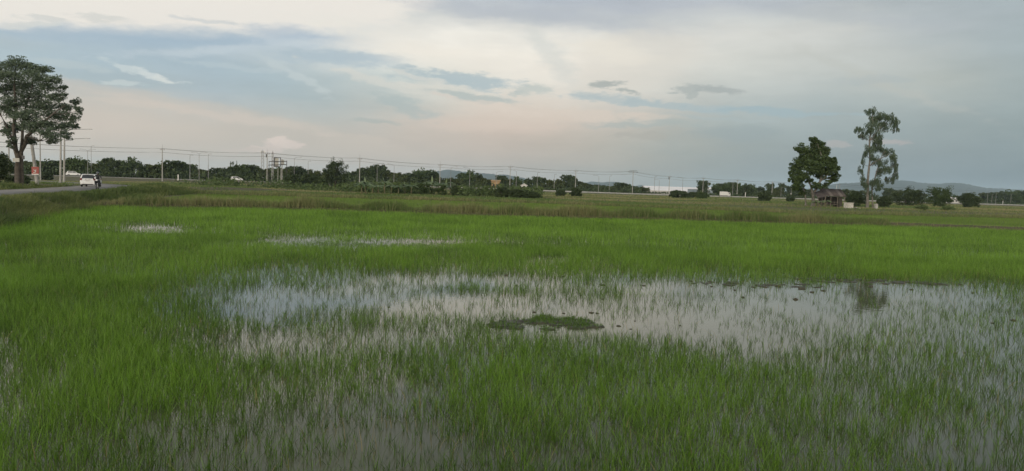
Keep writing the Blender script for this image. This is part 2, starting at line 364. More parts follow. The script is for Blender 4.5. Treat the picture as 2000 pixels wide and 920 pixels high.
p.inputs['Base Color'].default_value = (.085, .078, .050, 1); p.inputs['Roughness'].default_value = .02; p.inputs['IOR'].default_value = 1.33; p.inputs['Specular IOR Level'].default_value = .5
g_ = n.new('ShaderNodeNewGeometry'); mp = n.new('ShaderNodeMapping'); mp.inputs['Scale'].default_value = (1, 1.0, 1); z1 = n.new('ShaderNodeTexNoise'); z1.inputs['Scale'].default_value = 5; z1.inputs['Detail'].default_value = 3
b1 = n.new('ShaderNodeBump'); b1.inputs['Strength'].default_value = 1.0; b1.inputs['Distance'].default_value = .0011
t.links.new(g_.outputs['Position'], mp.inputs[0]); t.links.new(mp.outputs[0], z1.inputs['Vector']); t.links.new(z1.outputs[0], b1.inputs['Height']); t.links.new(b1.outputs[0], p.inputs['Normal'])
z2 = n.new('ShaderNodeTexNoise'); z2.inputs['Scale'].default_value = .8; z2.inputs['Detail'].default_value = 4; mx = n.new('ShaderNodeMix'); mx.data_type = 'RGBA'
mx.inputs[6].default_value = (.060, .070, .032, 1); mx.inputs[7].default_value = (.086, .092, .046, 1)
t.links.new(g_.outputs['Position'], z2.inputs['Vector']); t.links.new(z2.outputs[0], mx.inputs[0]); t.links.new(mx.outputs[2], p.inputs['Base Color'])
M_WATER = m
yy = np.concatenate([np.arange(1.2, 55, 1.5)]); LV = []
nW = 40; rows = []
for k in range(60):
    f = k/59; row = []
    for q in range(nW):
        u = q/(nW-1); yb = 1.1+(66-1.1)*f; xl = padleft(yb)-1.2; xr = 110
        X = xl+(xr-xl)*u; Yt = bundY(X)-.2 if k == 59 else min(yb, bundY(X)-.2)
        row.append((X, Yt, 0.0))
    rows.append(row)
V = np.array(rows).reshape(-1, 3); ii = np.arange(59)[:, None]*nW+np.arange(nW-1)[None, :]; T = np.stack([ii, ii+1, ii+nW+1, ii+nW], -1).reshape(-1, 4)
me = tri_mesh('paddy_water', V, T); tag(link('paddy_water', me, M_WATER), kind='structure')

# roads
M_ROAD = mat('worn_concrete_road', (.22, .215, .20), .9, (.17, .168, .155), .5, bump=.2, bscale=30)
M_ASPH = mat('highway_surface', (.22, .22, .205), .9, (.18, .18, .17), .2)
rc = resample(RDC, 2.0); ribbon(rc, RDW, RDW, .925, 'village_road', M_ROAD, thick=.2)
hc = resample(HW, 12.0); ribbon(hc, HWW, HWW, hwz(hc[:, 0])+.06, 'highway', M_ASPH, thick=.3)

# ---------------------------------------------------------------- blades
def blades(P, h, w, lean, ldir, curl, face, seg, v, tipw=.0):
    """P (n,3) roots. Returns vertices, triangles, attribute. lean: sideways reach of the tip / h, curl: how much bends late"""
    n = len(P); L = seg; ts_ = np.linspace(0, 1, L+1); side = np.stack([np.cos(face), np.sin(face), np.zeros(n)], 1)
    out = np.zeros((n, 2*L+1, 3))
    ld = np.stack([np.cos(ldir), np.sin(ldir)], 1)
    for k, t_ in enumerate(ts_):
        off = lean*(t_*(1-curl)+curl*t_**2.4)*h
        c = np.zeros((n, 3)); c[:, :2] = P[:, :2]+ld*off[:, None]; c[:, 2] = P[:, 2]+h*(t_-.32*np.minimum(lean*curl, 1.6)*t_**3)
        ww = w*(1-t_**1.8)*(.55+.9*t_*(1-t_)*2)
        if k < L:
            out[:, 2*k] = c-side*ww[:, None]/2; out[:, 2*k+1] = c+side*ww[:, None]/2
        else: out[:, 2*L] = c
    tr = []
    for k in range(L-1): tr += [(2*k, 2*k+1, 2*k+3), (2*k, 2*k+3, 2*k+2)]
    tr.append((2*L-2, 2*L-1, 2*L)); tr = np.array(tr)
    T = (np.arange(n)[:, None, None]*(2*L+1)+tr[None]).reshape(-1, 3)
    return out.reshape(-1, 3), T, np.repeat(v, 2*L+1)
def join(parts):
    V = []; T = []; A = []; o = 0
    for v, t_, a in parts: V.append(v); T.append(t_+o); A.append(a); o += len(v)
    return np.concatenate(V), np.concatenate(T), np.concatenate(A)

# how thickly the rice stands, read row by row at photo y for photo x = 0, 250 ... 2000 and used at the ground points there
DY = [400, 500, 518, 540, 560, 580, 600, 620, 640, 660, 680, 720, 760, 800, 840, 880, 920, 1100, 2000]
DG = np.array([
 [1, 1, 1, 1, 1, 1, 1, 1, 1], [1, 1, .98, .98, .92, .97, 1, 1, 1], [1, .95, .72, .86, .72, .8, .96, 1, 1], [1, .84, .42, .42, .34, .42, .6, .95, 1],
 [1, .76, .18, .27, .30, .28, .20, .20, .5], [1, .76, .12, .18, .22, .18, .09, .08, .28], [1, .85, .15, .18, .24, .11, .07, .08, .24], [1, .92, .34, .38, .32, .08, .08, .09, .14],
 [.95, .95, .48, .46, .38, .08, .11, .12, .12], [.85, .97, .38, .42, .42, .28, .15, .16, .14], [.7, 1, .42, .46, .55, .50, .32, .36, .2], [.7, 1, .66, .6, .68, .66, .56, .52, .32],
 [.65, 1, .68, .52, .74, .68, .5, .46, .36], [.62, .72, .6, .54, .82, .76, .56, .5, .4], [.58, .58, .58, .54, .8, .76, .6, .54, .42], [.62, .66, .66, .6, .84, .8, .66, .52, .5],
 [.6, .6, .6, .6, .85, .82, .66, .6, .5], [.7]*9, [.7]*9], float)
HOLES = [(300, 443, 55, 6, .6), (580, 467, 80, 7, .68), (790, 472, 120, 5, .66), (1070, 506, 45, 5, .6), (10, 690, 14, 50, .35), (185, 700, 9, 50, .35), (300, 820, 60, 18, .3), (1080, 634, 110, 12, .7), (1700, 553, 60, 5, .3), (790, 850, 110, 30, .2)]
def rice_density(X, Y):
    px, py = topix(np.stack([X, Y, np.zeros_like(X)], -1)); px = np.clip(px, 0, 1999.9)/250; i = px.astype(int); fx = px-i
    j = np.clip(np.searchsorted(DY, py, side='right')-1, 0, len(DY)-2); DYa = np.array(DY, float); fy = np.clip((py-DYa[j])/(DYa[j+1]-DYa[j]), 0, 1)
    d = (DG[j, i]*(1-fx)+DG[j, i+1]*fx)*(1-fy)+(DG[j+1, i]*(1-fx)+DG[j+1, i+1]*fx)*fy
    for cx, cy, rx, ry, s in HOLES:
        cx_, cy_ = cx/250, cy; q = ((px-cx_)*250/rx)**2+((py-cy_)/ry)**2; d = d*(1-s*np.clip(1.5-q, 0, 1))
    return d, py
def scatter(y0, y1, per, margin=2.5):
    """random points in the view wedge of the flooded paddy between depths y0 and y1"""
    wmax = .74*y1+margin; n = int(per*(y1-y0)*2*wmax); X = RNG.uniform(-wmax, wmax, n); Y = RNG.uniform(y0, y1, n)
    k = (np.abs(X) < .74*Y+margin) & (X > padleft(Y)+.1) & (Y < bundY(X)-.3); return X[k], Y[k]
parts = []
def plant_rice(y0, y1, plants, leaves, seg, wid, hgt):
    X, Y = scatter(y0, y1, plants); d, py = rice_density(X, Y)
    cl = vnoise(X, Y, .55, 11, 3); cl2 = vnoise(X, Y, 2.2, 12, 2); cl3 = vnoise(X, Y*.35, 1.1, 14, 3)
    pxx, pyy = topix(np.stack([X, Y, np.zeros_like(X)], -1)); d = np.where((py > 650) & (pxx > 420), d*.84, d)
    a = d*1.02+(cl-.5)*1.15*np.minimum(d*1.6, 1)*(1-d*.55)+(cl2-.5)*.55*(1-d*.6)*np.minimum(d*3, 1)+(cl3-.5)*.2
    k = RNG.random(len(X)) < np.clip(a, .012, 1)**1.12; X, Y, d, cl, cl2, cl3 = X[k], Y[k], d[k], cl[k], cl2[k], cl3[k]; n = len(X); pxx, pyy = pxx[k], pyy[k]
    streak = np.clip(1.6-((pxx-700)/270)**2-((pyy-474)/15)**2, 0, 1)+np.clip(1.6-((pxx-300)/80)**2-((pyy-450)/12)**2, 0, 1)
    H = hgt*(.50+.42*d+.45*(cl2-.5)+.3*(cl-.5))*RNG.uniform(.5, 1.3, n)*(1-.55*streak)
    tone = np.clip(-.02+.66*d+.8*(cl2-.5)+.35*(cl3-.5), 0, 1)
    for q in range(leaves):
        ld = RNG.uniform(0, 2*math.pi, n); main = q == 0
        h = H*(1 if main else RNG.uniform(.6, 1.0, n)); lean = RNG.gamma(2.0, .16 if main else .30, n)
        curl = RNG.uniform(.3, .95, n); fc = RNG.normal(0, .7, n)+(0 if True else ld)
        P = np.stack([X+RNG.normal(0, .012, n), Y+RNG.normal(0, .012, n), np.full(n, -.04)], 1)
        parts.append(blades(P, h+.04, wid*RNG.uniform(.7, 1.3, n), np.minimum(lean, .95), ld, curl, fc, seg, np.clip(tone+RNG.normal(0, .30, n), 0, 1)))
plant_rice(4.2, 10, 480, 3, 6, .0055, .285)
plant_rice(10, 18, 430, 3, 4, .0060, .285)
plant_rice(18, 32, 200, 2, 3, .0085, .30)
plant_rice(32, 68, 100, 1, 2, .016, .32)
V, T, A = join(parts)
M_RICE = mat('rice_leaf', (.040, .094, .008), .42, (.185, .350, .036), attr='v', spec=.4, trans=.35)
print('rice tris', len(T))
X, Y = scatter(4.5, 26, 26); d, py = rice_density(X, Y); k = RNG.random(len(X)) < d; X = X[k]; Y = Y[k]; n = len(X)
B = blades(np.stack([X, Y, np.full(n, -.03)], 1), RNG.uniform(.12, .30, n), RNG.uniform(.004, .008, n), RNG.gamma(2.5, .3, n).clip(0, 1.3), RNG.uniform(0, 6.3, n), RNG.uniform(.4, .95, n), RNG.normal(0, .9, n), 4, RNG.random(n))
tag(link('withered_leaves', tri_mesh('withered_leaves', *B), mat('straw_leaf', (.26, .22, .09), .7, (.16, .15, .06), attr='v', spec=.2, trans=.2)), 'straw-coloured withered leaves scattered among the green seedlings', 'dead leaves', kind='stuff')
tag(link('rice_seedlings', tri_mesh('rice_seedlings', V, T, A), M_RICE), 'bright green young rice seedlings standing in the flooded near paddy', 'rice', kind='stuff')

# second paddy, fully closed rice
def wedge(y0, y1, per, marg=4, cond=None, k_=.76):
    wmax = k_*y1+marg; n = int(per*(y1-y0)*2*wmax); X = RNG.uniform(-wmax, wmax, n); Y = RNG.uniform(y0, y1, n); k = np.abs(X) < k_*Y+marg
    if cond is not None: k &= cond(X, Y)
    return X[k], Y[k]
X, Y = wedge(58, 126, 14, cond=lambda X, Y: (Y > bundY(X)+1.0) & (Y < pad2Y(X)-.3) & (X > padleft(Y)+1.0)); n = len(X)
tn = np.clip(vnoise(X, Y, 6, 21)*.9+RNG.normal(0, .12, n), 0, 1)
B = blades(np.stack([X, Y, np.full(n, .15)], 1), RNG.uniform(.24, .38, n), RNG.uniform(.04, .07, n), RNG.uniform(0, .5, n), RNG.uniform(0, 6.3, n), RNG.uniform(.2, .8, n), RNG.normal(0, .6, n), 2, tn)
M_RICE2 = mat('rice_leaf_paler', (.095, .165, .034), .6, (.175, .265, .055), attr='v', spec=.2, trans=.3)
tag(link('rice_beyond_the_bund', tri_mesh('rice_far', *B), M_RICE2), 'paler green rice covering the second paddy behind the tall grass', 'rice', kind='stuff')
print('pad2', len(B[1]))

# ---------------------------------------------------------------- bunds
M_EARTH = mat('bund_earth', (.10, .085, .05), .95, (.06, .065, .03), 1.5, bump=.6, bscale=8)
def bund(P, w, h, z0, name):
    P = resample(P, .8); d = np.gradient(P, axis=0); d /= np.linalg.norm(d, axis=1)[:, None]; nr = np.stack([d[:, 1], -d[:, 0]], 1); n = len(P)
    prof = [(-1, -.1), (-.6, .75), (-.2, 1), (.25, .95), (.6, .7), (1, -.1)]; V = []
    for i in range(n):
        j = RNG.normal(0, .07, 6)
        for k, (a, b) in enumerate(prof): q = P[i]+nr[i]*(a*w/2*(1+j[k])); V.append((q[0], q[1], z0+b*h*(1+.8*j[5-k])))
    T = [(i*6+k, i*6+k+1, i*6+7+k, i*6+6+k) for i in range(n-1) for k in range(5)]
    return tag(link(name, tri_mesh(name, np.array(V), np.array(T), smooth_=True), M_EARTH), kind='structure')
BC = BUND.copy(); BC[:, 1] += .5
bund(BC, 1.7, .38, 0, 'paddy_bund')
P2 = PAD2[1:].copy(); bund(P2, 1.4, .3, .15, 'far_paddy_bund')
M_GRASS = mat('rough_grass', (.095, .150, .042), .7, (.245, .235, .115), attr='v', spec=.2, trans=.25)
M_GRASS2 = mat('bank_grass', (.075, .115, .035), .7, (.170, .195, .070), attr='v', spec=.2, trans=.25)
# tall grass on the near bund: clumps, tall up to the point where it thins to stubble on the right
def along(P, n, spread, x0=-1e9, x1=1e9):
    P = resample(P, .25); k = RNG.integers(0, len(P), n); q = P[k]+RNG.normal(0, spread, (n, 2)); m_ = (q[:, 0] > x0) & (q[:, 0] < x1); return q[m_]
xe = gnd(1715, 441)[0]; xs = gnd(320, 406)[0]
q = along(BC, 30000, .42, -36, xe); n = len(q); cl = vnoise(q[:, 0], q[:, 1], 1.6, 31, 3); cl2 = vnoise(q[:, 0], q[:, 1]*.3, 5, 32, 2)
h = 1.2*(.25+1.3*np.clip(cl-.28, 0, 1)+.3*cl2)*RNG.uniform(.55, 1.15, n)*np.interp(q[:, 0], [-36, xs-3, xs, xe-6, xe], [.55, .5, .85, .95, .75])
tn = np.clip((cl2-.42)*1.6+.25+RNG.normal(0, .33, n)+.55*(q[:, 0] < xs-2), 0, 1)
B1 = blades(np.column_stack([q, np.full(n, .22)]), h, RNG.uniform(.018, .04, n), RNG.gamma(2, .2, n).clip(0, 1.1), RNG.uniform(0, 6.3, n), RNG.uniform(.2, .9, n), RNG.normal(0, .7, n), 3, tn)
tag(link('tall_grass', tri_mesh('tall_grass', *B1), M_GRASS), 'tall rough grass and weeds growing along the near bund between the paddies', 'grass', kind='stuff')
q = along(BC, 9000, .4, xe-1, 200); n = len(q); cl = vnoise(q[:, 0], q[:, 1], 1.3, 33, 3); q = q[RNG.random(n) < (cl*1.8-.4)]; n = len(q)
B1 = blades(np.column_stack([q, np.full(n, .22)]), RNG.uniform(.1, .38, n), RNG.uniform(.025, .05, n), RNG.uniform(.1, .9, n), RNG.uniform(0, 6.3, n), RNG.uniform(.2, .9, n), RNG.normal(0, .7, n), 2, RNG.uniform(.1, 1, n))
tag(link('short_bund_grass', tri_mesh('short_bund_grass', *B1), M_GRASS), 'short patchy grass on the bare stretch of the near bund', 'grass', kind='stuff')
q = along(P2, 24000, .8, -50, 150); n = len(q); cl = vnoise(q[:, 0], q[:, 1], 3, 34, 3)
B1 = blades(np.column_stack([q, np.full(n, .35)]), (.25+.6*cl)*RNG.uniform(.5, 1.1, n), RNG.uniform(.04, .08, n), RNG.uniform(.1, .9, n), RNG.uniform(0, 6.3, n), RNG.uniform(.2, .9, n), RNG.normal(0, .7, n), 2, np.clip(cl*1.1-.1+RNG.normal(0, .25, n), 0, 1))
tag(link('far_bund_grass', tri_mesh('far_bund_grass', *B1), M_GRASS), 'brownish tufts of grass along the far edge of the second paddy', 'grass', kind='stuff')
# rough grassland up to the highway and beyond
gp = []
for (y0, y1, per, hh, ww) in ((92, 140, 5.5, .48, .10), (140, 220, 2.4, .55, .16), (220, 420, .55, .7, .34)):
    X, Y = wedge(y0, y1, per, cond=lambda X, Y: (Y > pad2Y(X)+.3) & (dist_line(X, Y, RDC) > RDW+.6) & (dist_line(X, Y, HW) > HWW+.5) & (X > padleft(Y)-60)); n = len(X)
    if n > 220000: k = RNG.random(n) < 220000/n; X = X[k]; Y = Y[k]; n = len(X)
    c1 = vnoise(X*.35, Y, 7, 41, 3); c2 = vnoise(X*.4, Y, 16, 42, 3)
    h = hh*(.25+1.2*np.clip(c1-.25, 0, 1))*RNG.uniform(.5, 1.2, n); tn = np.clip((c2-.5)*3.4+.42+RNG.normal(0, .25, n), 0, 1)
    gp.append(blades(np.stack([X, Y, gz(X, Y)-.03], 1), h, ww*RNG.uniform(.6, 1.3, n), RNG.uniform(0, .9, n), RNG.uniform(0, 6.3, n), RNG.uniform(.2, .8, n), RNG.normal(0, .6, n), 2, tn))
B = join(gp); print('rough', len(B[1]))
tag(link('rough_grassland', tri_mesh('rough_grassland', *B), M_GRASS), 'rough olive and brown grassland between the second paddy and the highway', 'grass', kind='stuff')
# bank of the village road
gp = []
for (y0, y1, per, hh, ww) in ((14, 60, 110, .62, .035), (60, 108, 45, .62, .07)):
    n = int(per*(y1-y0)*16); Y = RNG.uniform(y0, y1, n); X = padleft(Y)-RNG.uniform(-.7, 14, n); k = (dist_line(X, Y, RDC) > RDW+.15) & (X > -.8*Y-6); X = X[k]; Y = Y[k]; n = len(X)
    c1 = vnoise(X, Y, 1.7, 45, 3); c2 = vnoise(X, Y, 5, 46, 2); k = RNG.random(n) < .35+c1; X = X[k]; Y = Y[k]; c1 = c1[k]; c2 = c2[k]; n = len(X)
    near = 1-.65*sstep(-dist_line(X, Y, RDC), -RDW-2.2, -RDW-.3)
    h = hh*(.3+1.5*np.clip(c1-.2, 0, 1))*RNG.uniform(.5, 1.3, n)*near; tn = np.clip((c2-.5)*2+.3+RNG.normal(0, .25, n), 0, 1)
    gp.append(blades(np.stack([X, Y, gz(X, Y)-.03], 1), h, ww*RNG.uniform(.6, 1.4, n), RNG.uniform(.1, 1.0, n), RNG.uniform(0, 6.3, n), RNG.uniform(.2, .9, n), RNG.normal(0, .8, n), 2, tn))
B = join(gp); print('bank', len(B[1]))
tag(link('bank_grass', tri_mesh('bank_grass', *B), M_GRASS2), 'weedy grass on the bank below the village road', 'grass', kind='stuff')

# ---------------------------------------------------------------- foliage
def leaves(C, rad, n, size, flat=.5, droop=0.0, asp=.55, shell=.55):
    """n leaves round the centre C inside radii rad; returns verts, quads, attr"""
    u = RNG.normal(0, 1, (n, 3)); u /= np.linalg.norm(u, axis=1)[:, None]; r = RNG.random(n)**(1/3); r = np.where(RNG.random(n) < shell, .75+.25*r, r)
    r *= RNG.uniform(.85, 1.12, n)
    c = np.asarray(C)+u*r[:, None]*np.asarray(rad)
    if droop:
        a = RNG.normal(0, .35, (n, 3)); a[:, 2] -= 1; b = RNG.normal(0, 1, (n, 3))
    else:
        a = RNG.normal(0, 1, (n, 3)); a[:, 2] *= flat; b = RNG.normal(0, 1, (n, 3)); b[:, 2] *= flat
    a /= np.linalg.norm(a, axis=1)[:, None]; b -= a*np.sum(a*b, 1)[:, None]; b /= np.linalg.norm(b, axis=1)[:, None]
    s = size*RNG.uniform(.6, 1.4, n)[:, None]; A = a*s/2; Bv = b*s*asp/2
    V = np.stack([c-A, c+Bv-A*.1, c+A, c-Bv-A*.1], 1).reshape(-1, 3); T = np.arange(4*n).reshape(-1, 4)
    tone = np.clip(RNG.normal(.45, .2, n)+RNG.normal(0, .12), 0, 1)
    return V, T, np.repeat(tone, 4)
def cluster(C, rad, nsub, nleaf, size, k0=.34, k1=.62, kz=.8, **kw):
    """a lobe broken into sub-clumps so that the outline is uneven and lets gaps through"""
    out = []
    for _ in range(nsub):
        u = RNG.normal(0, 1, 3); u /= np.linalg.norm(u); r = RNG.uniform(.25, .95)
        c = np.asarray(C)+u*r*np.asarray(rad); k = RNG.uniform(k0, k1)
        out.append(leaves(c, np.asarray(rad)*k*np.array([1, 1, kz]), nleaf, size, **kw))
    return out
M_LEAF = mat('dark_tree_leaf', (.040, .064, .028), .6, (.090, .125, .050), attr='v', spec=.25, trans=.22)
M_LEAF2 = mat('fresh_tree_leaf', (.045, .080, .026), .6, (.105, .150, .050), attr='v', spec=.25, trans=.25)
M_LEAFO = mat('olive_tree_leaf', (.055, .078, .024), .6, (.120, .145, .050), attr='v', spec=.2, trans=.25)
M_LEAFP = mat('feathery_leaf', (.080, .118, .080), .6, (.150, .195, .120), attr='v', spec=.2, trans=.25)
M_LEAFE = mat('hanging_grey_leaf', (.045, .078, .040), .5, (.100, .140, .075), attr='v', spec=.35, trans=.2)
M_LEAFB = mat('broad_pale_leaf', (.085, .135, .042), .5, (.17, .23, .10), attr='v', spec=.3, trans=.3)
M_BARK = mat('dark_bark', (.060, .052, .042), .95, (.10, .09, .075), 3, bump=.8, bscale=12)
M_BARKP = mat('pale_bark', (.19, .185, .16), .9, (.11, .10, .085), 2.5, bump=.5, bscale=10)

def feature_tree(name, label, cat, D, base, trunks, lobes, leafm, barkm, size, nsub, nleaf, depth=.8, limb=.10, fat=1.3, **kw):
    b = at(base[0], base[1], D); b[2] = gz1(b[0], b[1])-.05; root = empty(name, b, 0, label, cat); bo = np.array(b)
    zoff = at(base[0], base[1], D)[2]-b[2]
    def P(x, y, dd=0): q = at(x, y, D+dd); q[2] -= zoff*max(0, 1-(base[1]-y)/40); return q-bo
    tm = MB(); nodes = []
    for tr in trunks:
        pts = [P(x, y, dd) for x, y, dd, r in tr]; rs = [r for *_, r in tr]
        pp = [Vector(pts[0])-Vector((0, 0, .25))]; rr = [rs[0]*1.25]
        for i in range(len(pts)):
            pp.append(Vector(pts[i])); rr.append(rs[i])
            if i < len(pts)-1: pp.append((Vector(pts[i])+Vector(pts[i+1]))/2+Vector(RNG.normal(0, rs[i]*.35, 3))); rr.append((rs[i]+rs[i+1])/2)
        tm.tube(pp, rr, 9); nodes += [(Vector(p_), r) for p_, r in zip(pp[1:], rr[1:])]
    fol = []
    for (x, y, rx, ry) in lobes:
        dd = RNG.uniform(-1, 1)*depth*max(rx for *_, rx, _ in lobes)*D/F*1.2
        c = P(x, y, dd); rad = np.array([rx, (rx+ry)*.55+ry*.3, ry*fat])*D/F
        fol += cluster(c, rad, max(2, int(nsub*rx*ry/150)+1), nleaf, size, **kw)
        cv = Vector(c); cand = [(p_, r) for p_, r in nodes if p_.z < cv.z+.1] or nodes
        p_, r = min(cand, key=lambda q: (q[0]-cv).length*(1+.0*q[1])+max(0, .4-(cv.z-q[0].z))*2)
        mid = (p_+cv)/2+Vector((0, 0, -.12*(cv-p_).length))+Vector(RNG.normal(0, .1, 3))
        r0 = min(r*.6, limb)
        tm.tube([p_, mid, cv], [r0, r0*.6, r0*.25], 5); nodes.append((cv, r0*.4)); nodes.append((mid, r0*.6))
        for _ in range(3):
            e = cv+Vector(RNG.normal(0, .5, 3)*rad); tm.tube([mid, (mid+e)/2+Vector(RNG.normal(0, .1, 3)), e], [r0*.4, r0*.25, r0*.1], 4)
    tm.build('trunk', barkm, root, True)
    V, T, A = join(fol); link('crown', tri_mesh('crown', V, T, A), leafm, root); return root

# big tree by the village road, left
L = [(30,124,30,9),(-8,130,28,9),(62,134,28,8),(88,136,20,6),(15,146,36,9),(72,151,34,8),(-32,152,30,9),(106,156,18,6),(45,166,38,9),(98,170,26,7),(122,172,13,5),(5,176,34,9),(-42,182,28,9),(62,186,36,9),(108,190,22,7),(124,186,9,4),(22,202,32,10),(82,206,36,10),(128,210,18,8),(148,202,10,8),(154,216,6,8),(52,226,36,10),(104,226,30,9),(140,230,15,8),(12,216,22,8),(-34,214,28,10),(72,246,38,10),(116,246,28,9),(144,246,12,6),(30,250,24,9),(10,256,14,6),(-30,244,24,8),(96,262,28,8),(130,262,16,6),(24,272,14,6),(62,276,18,6),(102,276,15,5),(20,285,8,4)]
feature_tree('roadside_tree', 'large spreading tree with a forked trunk beside the village road', 'tree', 74, (37, 366),
 [[(35, 366, 0, .30), (34, 330, 0, .25), (30, 290, 0, .22), (27, 250, .5, .18), (33, 210, .5, .14), (28, 165, 0, .09), (30, 130, 0, .04)],
  [(41, 366, .3, .26), (41, 330, .3, .22), (41, 296, .2, .20), (52, 266, -.5, .16), (78, 242, -1, .12), (104, 222, -1, .08), (128, 206, -.6, .04)],
  [(41, 296, .2, .16), (44, 255, .6, .13), (50, 210, 1, .10), (62, 175, 1, .07), (66, 145, .6, .03)],
  [(34, 300, 0, .12), (20, 262, -1, .10), (0, 222, -1.5, .08), (-25, 185, -1, .04)]],
 L, M_LEAFP, M_BARK, .16, 26, 44, depth=1.0, fat=1.6, k0=.2, k1=.46, flat=.8, asp=.5)
# round tree by the hut
L = [(1589,274,10,6),(1600,284,15,8),(1566,291,14,7),(1588,299,20,9),(1612,299,12,8),(1573,311,18,9),(1604,314,18,9),(1624,317,12,7),(1556,327,14,9),(1586,328,20,10),(1618,331,17,8),(1634,328,7,6),(1547,338,7,6),(1564,345,16,8),(1602,342,14,7),(1627,346,12,7),(1556,357,14,7),(1560,367,7,4),(1617,356,7,4),(1580,354,8,4),(1545,350,6,5),(1595,361,12,5),(1569,372,9,5),(1609,367,9,5),(1552,364,8,5)]
feature_tree('round_tree', 'dense round-crowned tree with pale forked trunk beside the hut', 'tree', 134, (1586, 396),
 [[(1587, 396, 0, .34), (1588, 378, 0, .28), (1601, 356, 0, .20), (1607, 335, 0, .15), (1605, 305, 0, .08), (1596, 280, 0, .03)],
  [(1588, 378, 0, .24), (1584, 362, .3, .18), (1576, 345, 1.0, .13), (1576, 322, 2, .07), (1578, 300, 2.4, .04)],
  [(1574, 394, .8, .15), (1573, 375, .8, .13), (1569, 360, .8, .09), (1560, 345, .5, .05)],
  [(1601, 356, 0, .13), (1618, 340, -.5, .09), (1628, 325, -.5, .04)]],
 L, M_LEAF2, M_BARKP, .27, 34, 75, fat=1.5, k0=.25, k1=.5, depth=.9, asp=.7)
# tall weeping eucalypt
L = [(1701,219,13,6),(1719,228,15,7),(1736,229,13,6),(1746,238,11,7),(1750,251,7,8),(1704,233,15,8),(1727,246,15,9),(1703,249,14,9),(1677,256,8,6),(1684,266,7,6),(1693,260,9,7),(1710,267,13,9),(1719,279,8,7),(1706,281,8,6),(1717,292,18,6),(1735,298,13,7),(1698,294,12,7),(1743,310,9,8),(1690,302,7,7),(1685,318,5,7),(1717,319,14,7),(1706,310,10,6),(1748,323,7,10),(1752,336,5,9),(1733,330,12,8),(1719,336,11,7),(1680,334,5,7),(1685,352,6,8),(1746,350,6,9),(1733,349,6,7),(1706,356,13,8),(1692,364,7,7),(1717,365,8,7),(1699,378,8,6),(1710,382,7,5)]
feature_tree('tall_weeping_tree', 'tall slender tree with drooping leaves in two tiers and pale trunk', 'tree', 132, (1694, 402),
 [[(1694, 404, 0, .28), (1695, 375, 0, .22), (1697, 330, 0, .19), (1698, 290, 0, .15), (1700, 260, 0, .12), (1705, 238, 0, .07), (1703, 220, 0, .03)],
  [(1705, 400, .6, .13), (1703, 370, .6, .12), (1712, 335, .6, .09), (1722, 305, .6, .05), (1730, 295, .4, .03)],
  [(1697, 325, 0, .10), (1716, 312, -.5, .08), (1738, 300, -.8, .05), (1748, 315, -.8, .02)],
  [(1699, 275, 0, .09), (1718, 250, 0, .07), (1738, 234, 0, .04)]],
 L, M_LEAFE, M_BARKP, .34, 26, 42, k0=.2, k1=.4, kz=1.7, depth=.8, limb=.07, droop=1, asp=.22)

def autoD(x, by, z=.4): return (EYE-z)*F/(by-yh(x))
def shrubby(name, label, cat, x0, x1, ytop, ybase, leafm=M_LEAF, size=None, n=26, D=None, trunk=True, group=None, dens=1.0):
    """a bush or bushy tree filling the photo box x0..x1, ytop..ybase"""
    xc = (x0+x1)/2; D = D or autoD(xc, ybase); b = at(xc, ybase, D); g0 = gz1(b[0], b[1]); top = at(xc, ytop, D)[2]; hw = (x1-x0)/2*D/F; H = top-g0
    root = empty(name, (b[0], b[1], g0-.03), 0, label, cat, group); fol = []; size = size or max(.14, D/F*1.7)
    tm = MB(); nst = 3 if H < 5 else 2
    for s_ in range(nst):
        a = Vector((RNG.normal(0, .06*hw), RNG.normal(0, .06*hw), -.15)); e = Vector((RNG.uniform(-.4, .4)*hw, RNG.uniform(-.3, .3)*hw, H*.75)); r0 = .03+.012*H
        tm.tube([a, (a+e)/2+Vector((RNG.normal(0, .05*hw), 0, 0)), e], [r0, r0*.7, r0*.3], 6)
    for k in range(n):
        th = RNG.uniform(0, 6.3); rr = math.sqrt(RNG.random()); zz = RNG.random()**.8
        env = math.sqrt(max(0, 1-(zz*1.02-.42)**2/.40)) if zz > .42 else .92+.08*zz
        X = math.cos(th)*rr*env*hw*.95; Yy = math.sin(th)*rr*env*hw*.7; Z = H*(.08+.74*zz)
        sc = np.array([hw*.34, hw*.30, H*.20])*RNG.uniform(.45, 1.4)
        fol += cluster((X, Yy, Z), sc, 5, int(60*dens), size, asp=.8)
    tm.build('stem' if H < 4 else 'trunk', M_BARK, root); V, T, A = join(fol)
    link('foliage' if H < 4 else 'crown', tri_mesh('foliage', V, T, A), leafm, root); return root

